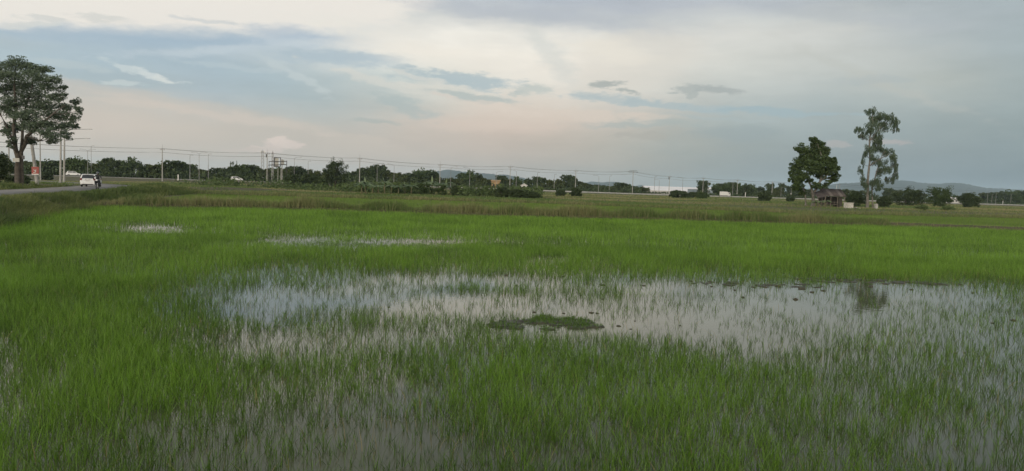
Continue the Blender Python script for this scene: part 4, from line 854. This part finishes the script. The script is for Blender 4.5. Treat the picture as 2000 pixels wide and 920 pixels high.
# ---------------------------------------------------------------- buildings and barrier far off
M_ROOFW = mat('pale_roof_sheet', (.80, .80, .78), .5, (.72, .72, .70), .3); M_WALLW = mat('pale_wall', (.50, .50, .48), .7, (.42, .42, .40), .4); M_WALLG = mat('blue_grey_wall', (.26, .31, .34), .7, (.22, .27, .30), .5)
M_ORANGE = mat('ochre_wall', (.36, .25, .13), .8, (.30, .20, .10), .6); M_GLASSD = mat('dark_window', (.02, .025, .03), .15, spec=.6); M_RUST = mat('brown_roof', (.14, .10, .08), .8, (.09, .07, .06), 1)
def gable(name, lab, x0, x1, ytop, yeave, D, depth, wallm, roofm, ridge_x=True, win=0, door=False):
    a = at(x0, yeave, D); b = at(x1, yeave, D); zt = at((x0+x1)/2, ytop, D)[2]; g0 = .3; w = (b[0]-a[0])/2; ze = a[2]/2+b[2]/2-g0; zt -= g0
    r = empty(name, ((a[0]+b[0])/2, D+depth/2, g0-.1), 0, lab, 'building'); dp = depth/2
    wl = MB(); wl.box((0, 0, ze/2), (2*w, 2*dp, ze)); 
    if not ridge_x:
        bmv = [wl.bm.verts.new(q) for q in ((-w, -dp+.01, ze), (w, -dp+.01, ze), (0, -dp+.01, zt-.1), (-w, dp-.01, ze), (w, dp-.01, ze), (0, dp-.01, zt-.1))]
        wl.bm.faces.new(bmv[:3]); wl.bm.faces.new(bmv[3:])
    wl.build('wall', wallm, r); ov = .4; rf = MB()
    if ridge_x: V = [(-w-ov, -dp-ov, ze-.1), (w+ov, -dp-ov, ze-.1), (w+ov, 0, zt), (-w-ov, 0, zt), (-w-ov, dp+ov, ze-.1), (w+ov, dp+ov, ze-.1)]
    else: V = [(-w-ov, -dp-ov, ze-.1), (-w-ov, dp+ov, ze-.1), (0, dp+ov, zt), (0, -dp-ov, zt), (w+ov, -dp-ov, ze-.1), (w+ov, dp+ov, ze-.1)]
    T_ = [(0, 1, 2, 3), (3, 2, 5, 4)]
    lo = [rf.bm.verts.new(q) for q in V]; hi = [rf.bm.verts.new((q[0], q[1], q[2]+.18)) for q in V]
    for t_ in T_: rf.bm.faces.new([hi[k] for k in t_]); rf.bm.faces.new([lo[k] for k in t_][::-1])
    for i, j in ((0, 1), (1, 2), (2, 5), (5, 4), (4, 3), (3, 0)): rf.bm.faces.new((lo[i], lo[j], hi[j], hi[i]))
    rf.build('roof', roofm, r)
    for k in range(win):
        xx = -w+2*w*(k+.7)/(win+.4); MB().box((xx, -dp-.02, ze*.55), (min(1.6, w*.4), .08, ze*.28), bev=.01).build('window', M_GLASSD, r)
    if door: MB().box((w*.55, -dp-.02, ze*.32), (w*.35, .08, ze*.62)).build('door', M_DARK, r)
    return r
gable('warehouse', 'long white warehouse roof beyond the highway, left of the lone tree', 1264, 1374, 364.5, 373, 560, 36, M_WALLW, M_ROOFW, win=6)
gable('warehouse', 'grey gabled shed with pale roof right of the lone tree', 1384, 1420, 366, 370, 500, 60, M_WALLG, M_ROOFW, ridge_x=False, door=True)
gable('small_shed', 'low pale shed left end of the white warehouse', 1238, 1250, 367, 369.5, 520, 14, M_WALLW, M_ROOFW, door=True)
gable('orange_building', 'ochre orange building half hidden behind trees', 960, 976, 351.5, 353.5, 352, 12, M_ORANGE, M_ORANGE, win=2)
gable('white_house', 'small white house with gable roof behind the wide dark bush', 1018, 1029, 358.5, 362, 356, 8, M_WHITE, M_WHITE, ridge_x=False, win=1, door=True)
gable('low_building', 'pale low building glimpsed between the bushes at right', 1858, 1872, 385, 387.5, 520, 12, M_WALLW, M_ROOFW, win=2)

# concrete barrier along the near side of the highway (right half)
hb = hc[(hc[:, 0] > -55) & (hc[:, 0] < 420)]; d = np.gradient(hb, axis=0); d /= np.linalg.norm(d, axis=1)[:, None]; nr = np.stack([d[:, 1], -d[:, 0]], 1)
P = hb+nr*(HWW-.6); V = []; zb = hwz(P[:, 0])+.055; n = len(P)
for i in range(n):
    for o_, z_ in ((-.25, 0), (-.12, .45), (.12, .45), (.25, 0)): V.append((P[i, 0]+nr[i, 0]*o_, P[i, 1]+nr[i, 1]*o_, zb[i]+z_))
T = [(i*4+k, i*4+k+1, i*4+5+k, i*4+4+k) for i in range(n-1) for k in range(3)]
M_BAR = mat('barrier_concrete', (.36, .36, .33), .85, (.28, .28, .26), .6)
tag(link('highway_barrier', tri_mesh('highway_barrier', np.array(V), np.array(T)), M_BAR), 'long low pale concrete barrier along the highway edge', 'barrier')
# median hedge
P = hb+nr*(-.5); kk = RNG.integers(0, n-1, 9000); f = RNG.random(9000)[:, None]; q = P[kk]*(1-f)+P[kk+1]*f; c = np.column_stack([q+RNG.normal(0, .4, q.shape), hwz(q[:, 0])+RNG.uniform(0, 1.5, 9000)])
a = RNG.normal(0, .3, (9000, 3)); b = RNG.normal(0, .3, (9000, 3)); V = np.stack([c-a, c+b*.6, c+a, c-b*.6], 1).reshape(-1, 3)
tag(link('median_hedge', tri_mesh('median_hedge', V, np.arange(36000).reshape(-1, 4), np.repeat(RNG.random(9000), 4)), M_LEAF), 'clipped dark hedge along the middle of the highway', 'hedge')

# ---------------------------------------------------------------- hut
M_TIN = mat('rusty_tin_roof', (.095, .080, .070), .7, (.055, .048, .045), 1.2); M_TIN2 = mat('grey_tin_sheet', (.15, .135, .12), .6, (.10, .09, .08), 1.5); M_WOOD = mat('grey_weathered_wood', (.17, .15, .12), .9, (.10, .09, .07), 3); M_DARKBD = mat('old_dark_boards', (.06, .055, .045), .9, (.04, .038, .03), 3)  # last one: dark boards for the hut's back wall and side store
D = 128; hx0, hx1 = at(1609, 402, D)[0], at(1645, 402, D)[0]; hg = gz1((hx0+hx1)/2, D)
hut = empty('field_hut', ((hx0+hx1)/2, D+1.4, hg-.02), R(-8), 'open-sided wooden field hut with rusty tin roof between the two tallest trees', 'hut')
HWd = (hx1-hx0)/2; zr = at(1625, 369, D+1.4)[2]-hg; ze = at(1632, 383.5, D-1)[2]-hg
def sheet(name, A, B, C_, Dd, m_, parent, waves=22, amp=.035, th=.015):
    A, B, C_, Dd = map(np.array, (A, B, C_, Dd)); V = []; n = waves*4
    nrm = np.cross(B-A, Dd-A); nrm = nrm/np.linalg.norm(nrm)
    for i in range(n+1):
        u = i/n; o_ = nrm*amp*math.sin(u*waves*2*math.pi)
        for p in (A*(1-u)+B*u+o_, Dd*(1-u)+C_*u+o_): V += [p, p-nrm*th]
    T = []
    for i in range(n): b = 4*i; T += [(b, b+4, b+6, b+2), (b+1, b+3, b+7, b+5), (b, b+1, b+5, b+4), (b+2, b+6, b+7, b+3)]
    return link(name, tri_mesh(name, np.array(V), np.array(T)), m_, parent)
for k in range(6):
    u0, u1 = k/6, (k+1)/6; xa, xb = -HWd+2*HWd*u0, -HWd+2*HWd*u1+.06; dz = .012*(k % 2); sh = .5
    sheet('roof_sheet', (xa, 0, zr+dz), (xb, 0, zr+dz), (xb+sh, -2.3+.08*(k % 3), ze+dz), (xa+sh, -2.3+.08*(k % 3), ze+dz), (M_TIN, M_TIN2)[k in (1, 4)], hut, waves=5)
sheet('roof_sheet', (-HWd, .03, zr+.01), (HWd, .03, zr+.01), (HWd, 2.2, zr-1.1), (-HWd, 2.2, zr-1.1), M_TIN, hut, waves=26)
sheet('roof_sheet', (-HWd-1.1, .6, zr-.75), (-HWd+.3, 0, zr-.15), (-HWd+.5, -2.1, ze-.1), (-HWd-.9, -1.9, ze-.35), M_TIN, hut, waves=8)
for px_, py_, hh in ((-HWd+.3, -2, ze), (-HWd*.25, -2, ze), (HWd*.45, -2.0, ze), (HWd+.25, -2.0, ze), (-HWd+.3, 0, zr), (HWd-.1, 0, zr), (-HWd+.3, 2, zr-1.1), (HWd-.1, 2, zr-1.1), (-HWd-.8, -1.8, ze-.4)):
    MB().bar((px_, py_, -.2), (px_, py_, hh-.05), .07).build('post', M_WOOD, hut)
MB().box((0, 0, .55), (2*HWd-.3, 3.2, .09), bev=.01).build('platform', M_WOOD, hut)
MB().box((0, 1.9, 1.15), (2*HWd-.2, .06, 1.5)).build('back_wall', M_DARKBD, hut)
MB().box((HWd*.78, -.2, 1.0), (HWd*.36, 3.2, 1.7)).build('side_store', M_DARKBD, hut)
MB().bar((-HWd, -2, .95), (HWd*.45, -2, .95), .035).build('rail', M_WOOD, hut)
for k in range(5): MB().bar((-HWd*.9+k*.55, -2.0, .2), (-HWd*.9+k*.55, -2.0, .98), .03).build('baluster', M_WOOD, hut)
MB().bar((HWd*.62, 0, zr), (HWd*.62, 0, zr+.75), .03).build('roof_rod', M_WHITE, hut)
for k, (px_, pz) in enumerate(((1591, 1.1), (1596, 1.3), (1603, 1.2), (1609, 1.4), (1613, 1.0))):
    q = at(px_, 404, 124.5); g0 = gz1(q[0], 124.5); o = MB().tube([(0, 0, -.2), (.03, 0, pz*.5), (.0+.05*(k-2), 0, pz)], [.05, .045, .04], 6).build('fence_stake', M_WOOD); o.location = (q[0], 124.5, g0)
    tag(o, ['shorter', 'second', 'middle', 'tallest', 'leaning'][k]+' rough wooden stake in front of the hut, '+['leftmost of five', 'second of five from left', 'third of five', 'fourth of five from left', 'nearest the hut posts'][k], 'stake', 'rough stakes before the hut')
M_TANK = mat('weathered_white_tank', (.50, .49, .44), .7, (.36, .35, .30), 3)
a = at(1652, 405, 122); b = at(1668, 396.5, 122); g0 = gz1(a[0], 122); tw = (b[0]-a[0])/2; th = max(.65, b[2]-g0)
tk = empty('water_tank', ((a[0]+b[0])/2, 122.5, g0), R(18), 'white rectangular tank standing on the grass right of the hut', 'tank')
MB().box((0, 0, th/2), (2*tw*.92, 1.0, th), bev=.06).build('body', M_TANK, tk); MB().box((0, 0, th), (2*tw, 1.08, .08), bev=.02).build('rim', M_TANK, tk); MB().box((.1, -.02, th+.012), (2*tw*.72, .72, .05)).build('opening', M_DARK, tk)
q = at(1675, 403, 123); o = MB().box((0, 0, .1), (.9, .5, .14), Matrix.Rotation(.2, 3, 'Y'), .04).build('broken_slab', M_CONC); o.location = (q[0], 123, gz1(q[0], 123)); tag(o, 'pale flat slab lying on the grass right of the white tank', 'slab')
q = at(1711, 404, 126); o = MB().box((0, 0, .4), (.5, .5, .95), bev=.06).build('concrete_block', M_CONC); o.location = (q[0], 126, gz1(q[0], 126)); tag(o, 'grey concrete block under the tall weeping tree', 'block')
for k, (x, y0_, y1_, lab) in enumerate(((348, 341, 351, 'short white marker post on the highway verge right of the first line pole'), (1545, 377, 386, 'small white marker post by the highway left of the round tree'), (1456, 376, 384, 'small white marker post right of the line pole by the grey shed'), (1873, 392, 396, 'white marker board between the thickets at right'), (1959, 392, 396, 'white marker board between two right-hand lamp posts'))):
    D = hwY(x)-12; b = at(x, y0_, D); g0 = gz1(b[0], D); H = max(.8, b[2]-g0); r = empty('marker_post', (b[0], D, g0-.05), 0, lab, 'post'); MB().box((0, 0, H/2), (.28, .2, H), bev=.03).build('shaft', M_WHITE, r); MB().box((0, 0, H+.03), (.36, .28, .08), bev=.02).build('cap', M_WHITE, r)

# ---------------------------------------------------------------- vehicles
M_CARW = mat('white_car_paint', (.70, .71, .70), .3, spec=.5, coat=.6); M_TYRE = mat('tyre_rubber', (.02, .02, .02), .85); M_RIM = mat('wheel_rim', (.4, .4, .4), .35, metal=.8); M_TAIL = mat('tail_lamp', (.18, .03, .03), .25); M_PLATE = mat('number_plate', (.6, .6, .58), .5); M_BLK = mat('black_plastic', (.02, .02, .022), .45); M_CHROME = mat('chrome', (.6, .6, .6), .15, metal=1); M_LAMPG = mat('headlamp_glass', (.75, .75, .75), .1, spec=.6)
def hatchback(name, loc, rz, label, simple=False):
    """nose towards +y, 4.1 m long, 1.7 m wide, 1.52 m high"""
    r = empty(name, loc, rz, label, 'car')
    low = [(-2.02, .28), (-2.06, .55), (-2.0, .86), (-1.9, .98), (.95, .98), (1.45, .90), (1.95, .72), (2.05, .5), (2.02, .26)]
    MB().prism(low, -.85, .85, lambda y, z: 1-.10*max(0, abs(y)-1.3)**1.5-.05*max(0, z-.7)).build('body', M_CARW, r)
    cab = [(-1.92, .975), (-1.62, 1.44), (-1.3, 1.52), (.2, 1.51), (.55, 1.42), (1.12, .975)]
    MB().prism(cab, -.80, .80, lambda y, z: 1-.28*(z-.975)).build('cabin', M_CARW, r)
    tw_ = lambda z: .80*(1-.28*(z-.975))
    # glass sheets set 4 mm proud of the cabin
    def pane(pts, nm):
        b = MB(); v = [b.bm.verts.new(p) for p in pts]; f = b.bm.faces.new(v); e = bmesh.ops.extrude_face_region(b.bm, geom=[f]); n_ = f.normal; f.normal_update(); n_ = f.normal.copy()
        bmesh.ops.translate(b.bm, verts=[q for q in e['geom'] if isinstance(q, bmesh.types.BMVert)], vec=n_*.012); b.build(nm, M_GLASSD, r)
    pane([(-.66, -1.918, 1.01), (.66, -1.918, 1.01), (.58, -1.665, 1.40), (-.58, -1.665, 1.40)], 'rear_window')
    pane([(.66, 1.09, 1.01), (-.66, 1.09, 1.01), (-.60, .60, 1.40), (.60, .60, 1.40)], 'windscreen')
    for s_ in (-1, 1):
        x0, x1 = s_*(tw_(1.02)+.004), s_*(tw_(1.42)+.004)
        pane([(x0, -1.55, 1.03), (x0, -.35, 1.03), (x1, -.35, 1.42), (x1, -1.35, 1.42)], 'side_window'); pane([(x0, -.27, 1.03), (x0, .92, 1.03), (x1, .45, 1.41), (x1, -.27, 1.42)], 'side_window')
        for y in (-1.28, 1.28):
            w_ = MB().torus((s_*.74, y, .31), .22, .09, 'X').build('wheel', M_TYRE, r, True)
            MB().bar((s_*.70, y, .31), (s_*.80, y, .31), .19, .17, 14).build('rim', M_RIM, w_)
        MB().box((s_*.70, -1.99, .90), (.20, .10, .24), bev=.02).build('tail_lamp', M_TAIL, r); MB().box((s_*.62, 1.93, .70), (.30, .14, .14), bev=.03).build('headlight', M_LAMPG, r); MB().box((s_*.92, .75, 1.03), (.16, .12, .12), bev=.03).build('mirror', M_CARW, r)
    MB().box((0, -2.07, .44), (1.5, .10, .26), bev=.03).build('rear_bumper', M_CARW, r); MB().box((0, -2.09, .30), (1.2, .08, .10), bev=.01).build('bumper_skirt', M_BLK, r)
    MB().box((0, -2.05, .74), (.36, .04, .14)).build('number_plate', M_PLATE, r); MB().box((0, -2.04, .86), (.62, .05, .045)).build('boot_trim', M_CHROME, r)
    MB().box((0, -1.70, 1.50), (1.05, .22, .035), bev=.01).build('spoiler', M_CARW, r); return r
cD = 88; c = at(178, 366, cD); hatchback('white_hatchback', (c[0], cD, .925), R(20), 'white hatchback driving away on the village road beside the motorcyclist')
for (x, lab, off) in ((462, 'small white car on the highway left of the billboard frame', -3), (143, 'small white car on the highway seen behind the twin lamp poles', -3)):
    D = hwY(x)+off; q = at(x, yh(x), D); hatchback('highway_car', (q[0], D, hwz(q[0])+.065), R(-58), lab)
# white lorry by the grey shed
D = hwY(1417)-3; q = at(1417, yh(1417), D); tr_ = empty('white_truck', (q[0], D, hwz(q[0])+.065), R(-60), 'white box truck on the highway in front of the grey shed', 'truck')
MB().box((0, -1.3, 1.75), (2.1, 4.2, 2.1), bev=.05).build('cargo_box', M_WHITE, tr_); MB().prism([(1.0, .6), (2.75, .6), (2.8, 1.5), (2.45, 2.35), (1.0, 2.4)], -1.0, 1.0).build('cab', M_WHITE, tr_); MB().box((0, -.2, .62), (1.2, 5.4, .16)).build('chassis', M_BLK, tr_)
for s_ in (-1, 1):
    MB().box((s_*1.005, 1.9, 1.75), (.03, .9, .6)).build('side_window', M_GLASSD, tr_)
    for y in (-2.2, 1.9): MB().torus((s_*.88, y, .45), .32, .13).build('wheel', M_TYRE, tr_, True)
v_ = MB().box((0, 2.66, 1.88), (1.7, .03, .75), Matrix.Rotation(R(22), 3, 'X')).build('windscreen', M_GLASSD, tr_)

# motorcycle (nose towards +y of its own frame) and rider
M_BIKE = mat('dark_bike_paint', (.015, .016, .018), .3, spec=.5, coat=.5)
mD = 74.5; q = at(190.5, 371, mD); MRZ = R(-158)
bike = empty('motorcycle', (q[0], mD, .925), MRZ, 'dark underbone motorcycle ridden towards the camera beside the white hatchback', 'motorcycle')
for y in (-.62, .62):
    w_ = MB().torus((0, y, .29), .25, .045, 'X', 24, 8).build('wheel', M_TYRE, bike, True)
    rm = MB().torus((0, y, .29), .20, .015, 'X', 24, 6)
    for k in range(6): a = k*math.pi/3; rm.bar((0, y, .29), (0, y+.2*math.cos(a), .29+.2*math.sin(a)), .008, n=5)
    rm.bar((-.06, y, .29), (.06, y, .29), .035).build('rim', M_RIM, w_)
MB().prism([(-.15, .32), (-.6, .62), (-.78, .72), (-.72, .80), (-.2, .74), (.05, .55), (.35, .62), (.46, .92), (.55, .90), (.50, .55), (.30, .30)], -.12, .12, lambda y, z: 1-.4*max(0, abs(y)-.4)).build('body', M_BIKE, bike)
MB().box((0, -.35, .80), (.24, .62, .09), bev=.03).build('seat', M_BLK, bike)
MB().box((0, 0, .30), (.22, .34, .22), bev=.04).build('engine', M_RIM, bike); MB().bar((.13, -.7, .34), (.13, .05, .24), .045, .03).build('exhaust', M_CHROME, bike)
for s_ in (-1, 1): MB().bar((s_*.075, .62, .29), (s_*.07, .44, .82), .022).build('fork', M_CHROME, bike)
MB().prism([(.56, .52), (.84, .48), (.78, .585), (.60, .63)], -.07, .07).build('front_mudguard', M_BIKE, bike)
MB().prism([(.40, .40), (.46, .40), (.60, .92), (.52, 1.0)], -.20, .20, lambda y, z: .7+.3*math.sin(z*3)).build('leg_shield', M_BIKE, bike)
MB().ball((0, .60, .93), (.11, .07, .09)).build('headlight', M_LAMPG, bike, True)
MB().tube([(-.33, .36, 1.0), (-.15, .44, 1.0), (0, .48, .96), (.15, .44, 1.0), (.33, .36, 1.0)], .016, 6).build('handlebar', M_CHROME, bike)
for s_ in (-1, 1):
    mm = MB().bar((s_*.24, .40, 1.0), (s_*.30, .42, 1.2), .007, n=5); mm.ball((s_*.31, .42, 1.23), (.06, .015, .04)).build('mirror', M_BLK, bike)
M_SKIN = mat('skin', (.32, .19, .13), .6); M_JKT = mat('black_jacket', (.022, .024, .028), .85, (.035, .037, .04), 6); M_TRS = mat('dark_trousers', (.03, .03, .036), .85)
per = empty('person', (q[0], mD, .925), MRZ, 'motorcyclist in black jacket and dark helmet riding towards the camera', 'person')
def skin(name, verts, edges, radii, m_, parent, sub=1):
    me = bpy.data.meshes.new(name); me.from_pydata(verts, edges, []); o = link(name, me, m_, parent)
    md = o.modifiers.new('skin', 'SKIN'); sv = me.skin_vertices[0].data
    for k, r_ in enumerate(radii): sv[k].radius = (r_, r_) if not hasattr(r_, '__len__') else r_
    sv[0].use_root = True; md.use_smooth_shade = True; s2 = o.modifiers.new('sub', 'SUBSURF'); s2.levels = s2.render_levels = sub; return o
Vv = [(0, -.30, .93), (0, -.28, 1.10), (0, -.22, 1.30), (0, -.18, 1.42), (0, -.16, 1.50), (0, -.14, 1.60)]
Ee = [(0, 1), (1, 2), (2, 3), (3, 4), (4, 5)]; Rr = [(.16, .13), (.15, .11), (.18, .12), (.14, .10), .055, .08]
for s_ in (-1, 1):
    b = len(Vv); Vv += [(s_*.20, -.19, 1.40), (s_*.34, -.02, 1.18), (s_*.33, .24, 1.06), (s_*.33, .34, 1.03)]; Ee += [(3, b), (b, b+1), (b+1, b+2), (b+2, b+3)]; Rr += [.065, .05, .038, .035]
    b = len(Vv); Vv += [(s_*.12, -.24, .90), (s_*.20, .16, .84), (s_*.18, .02, .42), (s_*.18, .06, .34), (s_*.18, .18, .33)]; Ee += [(0, b), (b, b+1), (b+1, b+2), (b+2, b+3), (b+3, b+4)]; Rr += [.10, .075, .05, .04, .035]
skin('body', Vv, Ee, Rr, M_JKT, per)
for s_ in (-1, 1):
    for k in range(4):  # fingers closed round the grip
        x = s_*(.285+.028*k); skin('finger', [(x, .335, 1.035), (x, .375, 1.035), (x, .385, 1.0), (x, .36, .975)], [(0, 1), (1, 2), (2, 3)], [.011, .011, .010, .008], M_SKIN, per)
    skin('thumb', [(s_*.275, .33, 1.03), (s_*.262, .345, .99), (s_*.28, .375, .98)], [(0, 1), (1, 2)], [.013, .011, .009], M_SKIN, per)
MB().ball((0, -.10, 1.615), (.085, .10, .12)).build('face', M_SKIN, per, True)
hm = MB().ball((0, -.13, 1.655), (.14, .165, .15), 18); hl = hm.build('helmet', mat('helmet_shell', (.05, .055, .06), .2, spec=.6, coat=.8), per, True)
MB().ball((0, -.075, 1.635), (.11, .125, .065), 14).build('visor', mat('smoked_visor', (.12, .13, .14), .05, spec=.7), hl, True)

# ---------------------------------------------------------------- mud in the water
M_MUD = mat('wet_mud', (.035, .030, .018), .45, (.06, .055, .03), 12, spec=.5)
CLODS = [(1155,611,11),(1166,612,8),(1177,557,13),(1043,610,9),(1101,612,7),(1208,637,10),(1177,584,6),(1232,643,6),(1008,558,8),(1257,558,8),(1240,627,5),(1328,636,5),(1554,585,14),(1451,581,9),(1608,568,10),(1565,564,16),(1495,561,10),(1471,561,8),(1435,567,7),(1866,690,8),(1884,689,7),(1980,626,12),(1938,631,7),(1617,854,10),(1520,559,14),(1586,571,10),(988,538,10),(1350,549,7),(1700,560,12),(1640,548,14),(1780,566,9),(1900,572,9),(760,600,6),(1100,540,9),(1390,560,7)]
cx_ = []
for i, (x, y, wpx) in enumerate(CLODS):
    c = gnd(x, y); Dm = c[1]; w = wpx*.8*Dm/F; bm_ = bmesh.new(); bmesh.ops.create_icosphere(bm_, subdivisions=2, radius=1); sd_ = RNG.uniform(0, 9)
    for v in bm_.verts:
        k = 1+.35*math.sin(v.co.x*3+sd_)*math.cos(v.co.y*4+sd_*2)+RNG.normal(0, .08); v.co = Vector((v.co.x*w*.5*k, v.co.y*w*.42*k, v.co.z*min(w*.22, .05)*k))
    w *= 1; me = bpy.data.meshes.new('mud_clod'); bm_.to_mesh(me); bm_.free(); o = link('mud_clod', me, M_MUD); o.location = (c[0], c[1], .004)
    tag(o, 'small dark mud clod breaking the surface of the open water', 'mud clod', 'mud clods scattered in the open water')
# low mud flat with weed, centre
def mudflat(cx, cy, rx, ry, lab, h=.022, thr=.48, seed=0, grass=1500):
    a = gnd(cx-rx, cy); b = gnd(cx+rx, cy); n0 = gnd(cx, cy+ry); f0 = gnd(cx, cy-ry); nx, ny = 130, 60; xs_ = np.linspace(a[0], b[0], nx); ys_ = np.linspace(n0[1], f0[1], ny); XX, YY = np.meshgrid(xs_, ys_)
    u = (XX-XX.mean())/(np.ptp(xs_)/2); v = (YY-YY.mean())/(np.ptp(ys_)/2); Z = (vnoise(XX*.7, YY*1.1, .22, 70+seed, 4)-thr)*.22-.09*np.clip(u*u+v*v-.45, 0, 1)
    Z = np.clip(Z, -.05, h)+.008*(vnoise(XX, YY, .06, 71, 2)-.5); V = np.stack([XX, YY, Z], -1).reshape(-1, 3); ii = np.arange(ny-1)[:, None]*nx+np.arange(nx-1)[None, :]
    o = tag(link('mud_flat', tri_mesh('mud_flat', V, np.stack([ii, ii+1, ii+nx+1, ii+nx], -1).reshape(-1, 4), smooth_=True), M_MUD), kind='structure')
    k = RNG.integers(0, len(V), grass); P = V[k]; k2 = P[:, 2] > .004; P = P[k2]+np.column_stack([RNG.normal(0, .02, (k2.sum(), 2)), np.zeros(k2.sum())]); n = len(P)
    if n > 20:
        tag(link('mud_weed', tri_mesh('mud_weed', *blades(P, RNG.uniform(.02, .09, n), RNG.uniform(.005, .010, n), RNG.uniform(.2, 1.2, n), RNG.uniform(0, 6.3, n), RNG.uniform(.2, .9, n), RNG.normal(0, .8, n), 3, RNG.uniform(0, .5, n))), M_RICE), lab, 'weed', kind='stuff')
mudflat(1095, 633, 82, 15, 'low green weed on the mud patch in the middle of the open water', grass=4200, thr=.42)
mudflat(995, 634, 45, 12, 'sparse weed on the smaller mud patch left of the middle one', grass=500, seed=3, thr=.44)
mudflat(1690, 549, 190, 6, 'weed on the long mud strip at the far edge of the open water', grass=500, seed=5, thr=.56)
mudflat(1480, 556, 160, 6, 'weed on the broken mud strip left of the tree reflection', grass=300, seed=6, thr=.60)

# ---------------------------------------------------------------- evening haze
hb_ = MB().box((0, 4300, 0), (22000, 12000, 1)); me = hb_.mesh('haze')
for v in me.vertices: v.co.z = -1.5 if v.co.z < 0 else 215
hz = bpy.data.materials.new('haze'); hz.use_nodes = True; hn = hz.node_tree; hn.nodes.clear(); ho = hn.nodes.new('ShaderNodeOutputMaterial'); hv = hn.nodes.new('ShaderNodeVolumePrincipled')
hv.inputs['Color'].default_value = (.66, .86, 1, 1); hv.inputs['Density'].default_value = .00008; hn.links.new(hv.outputs[0], ho.inputs['Volume'])
HAZE = True
if HAZE:
    o = link('haze', me, hz); tag(o, kind='stuff')
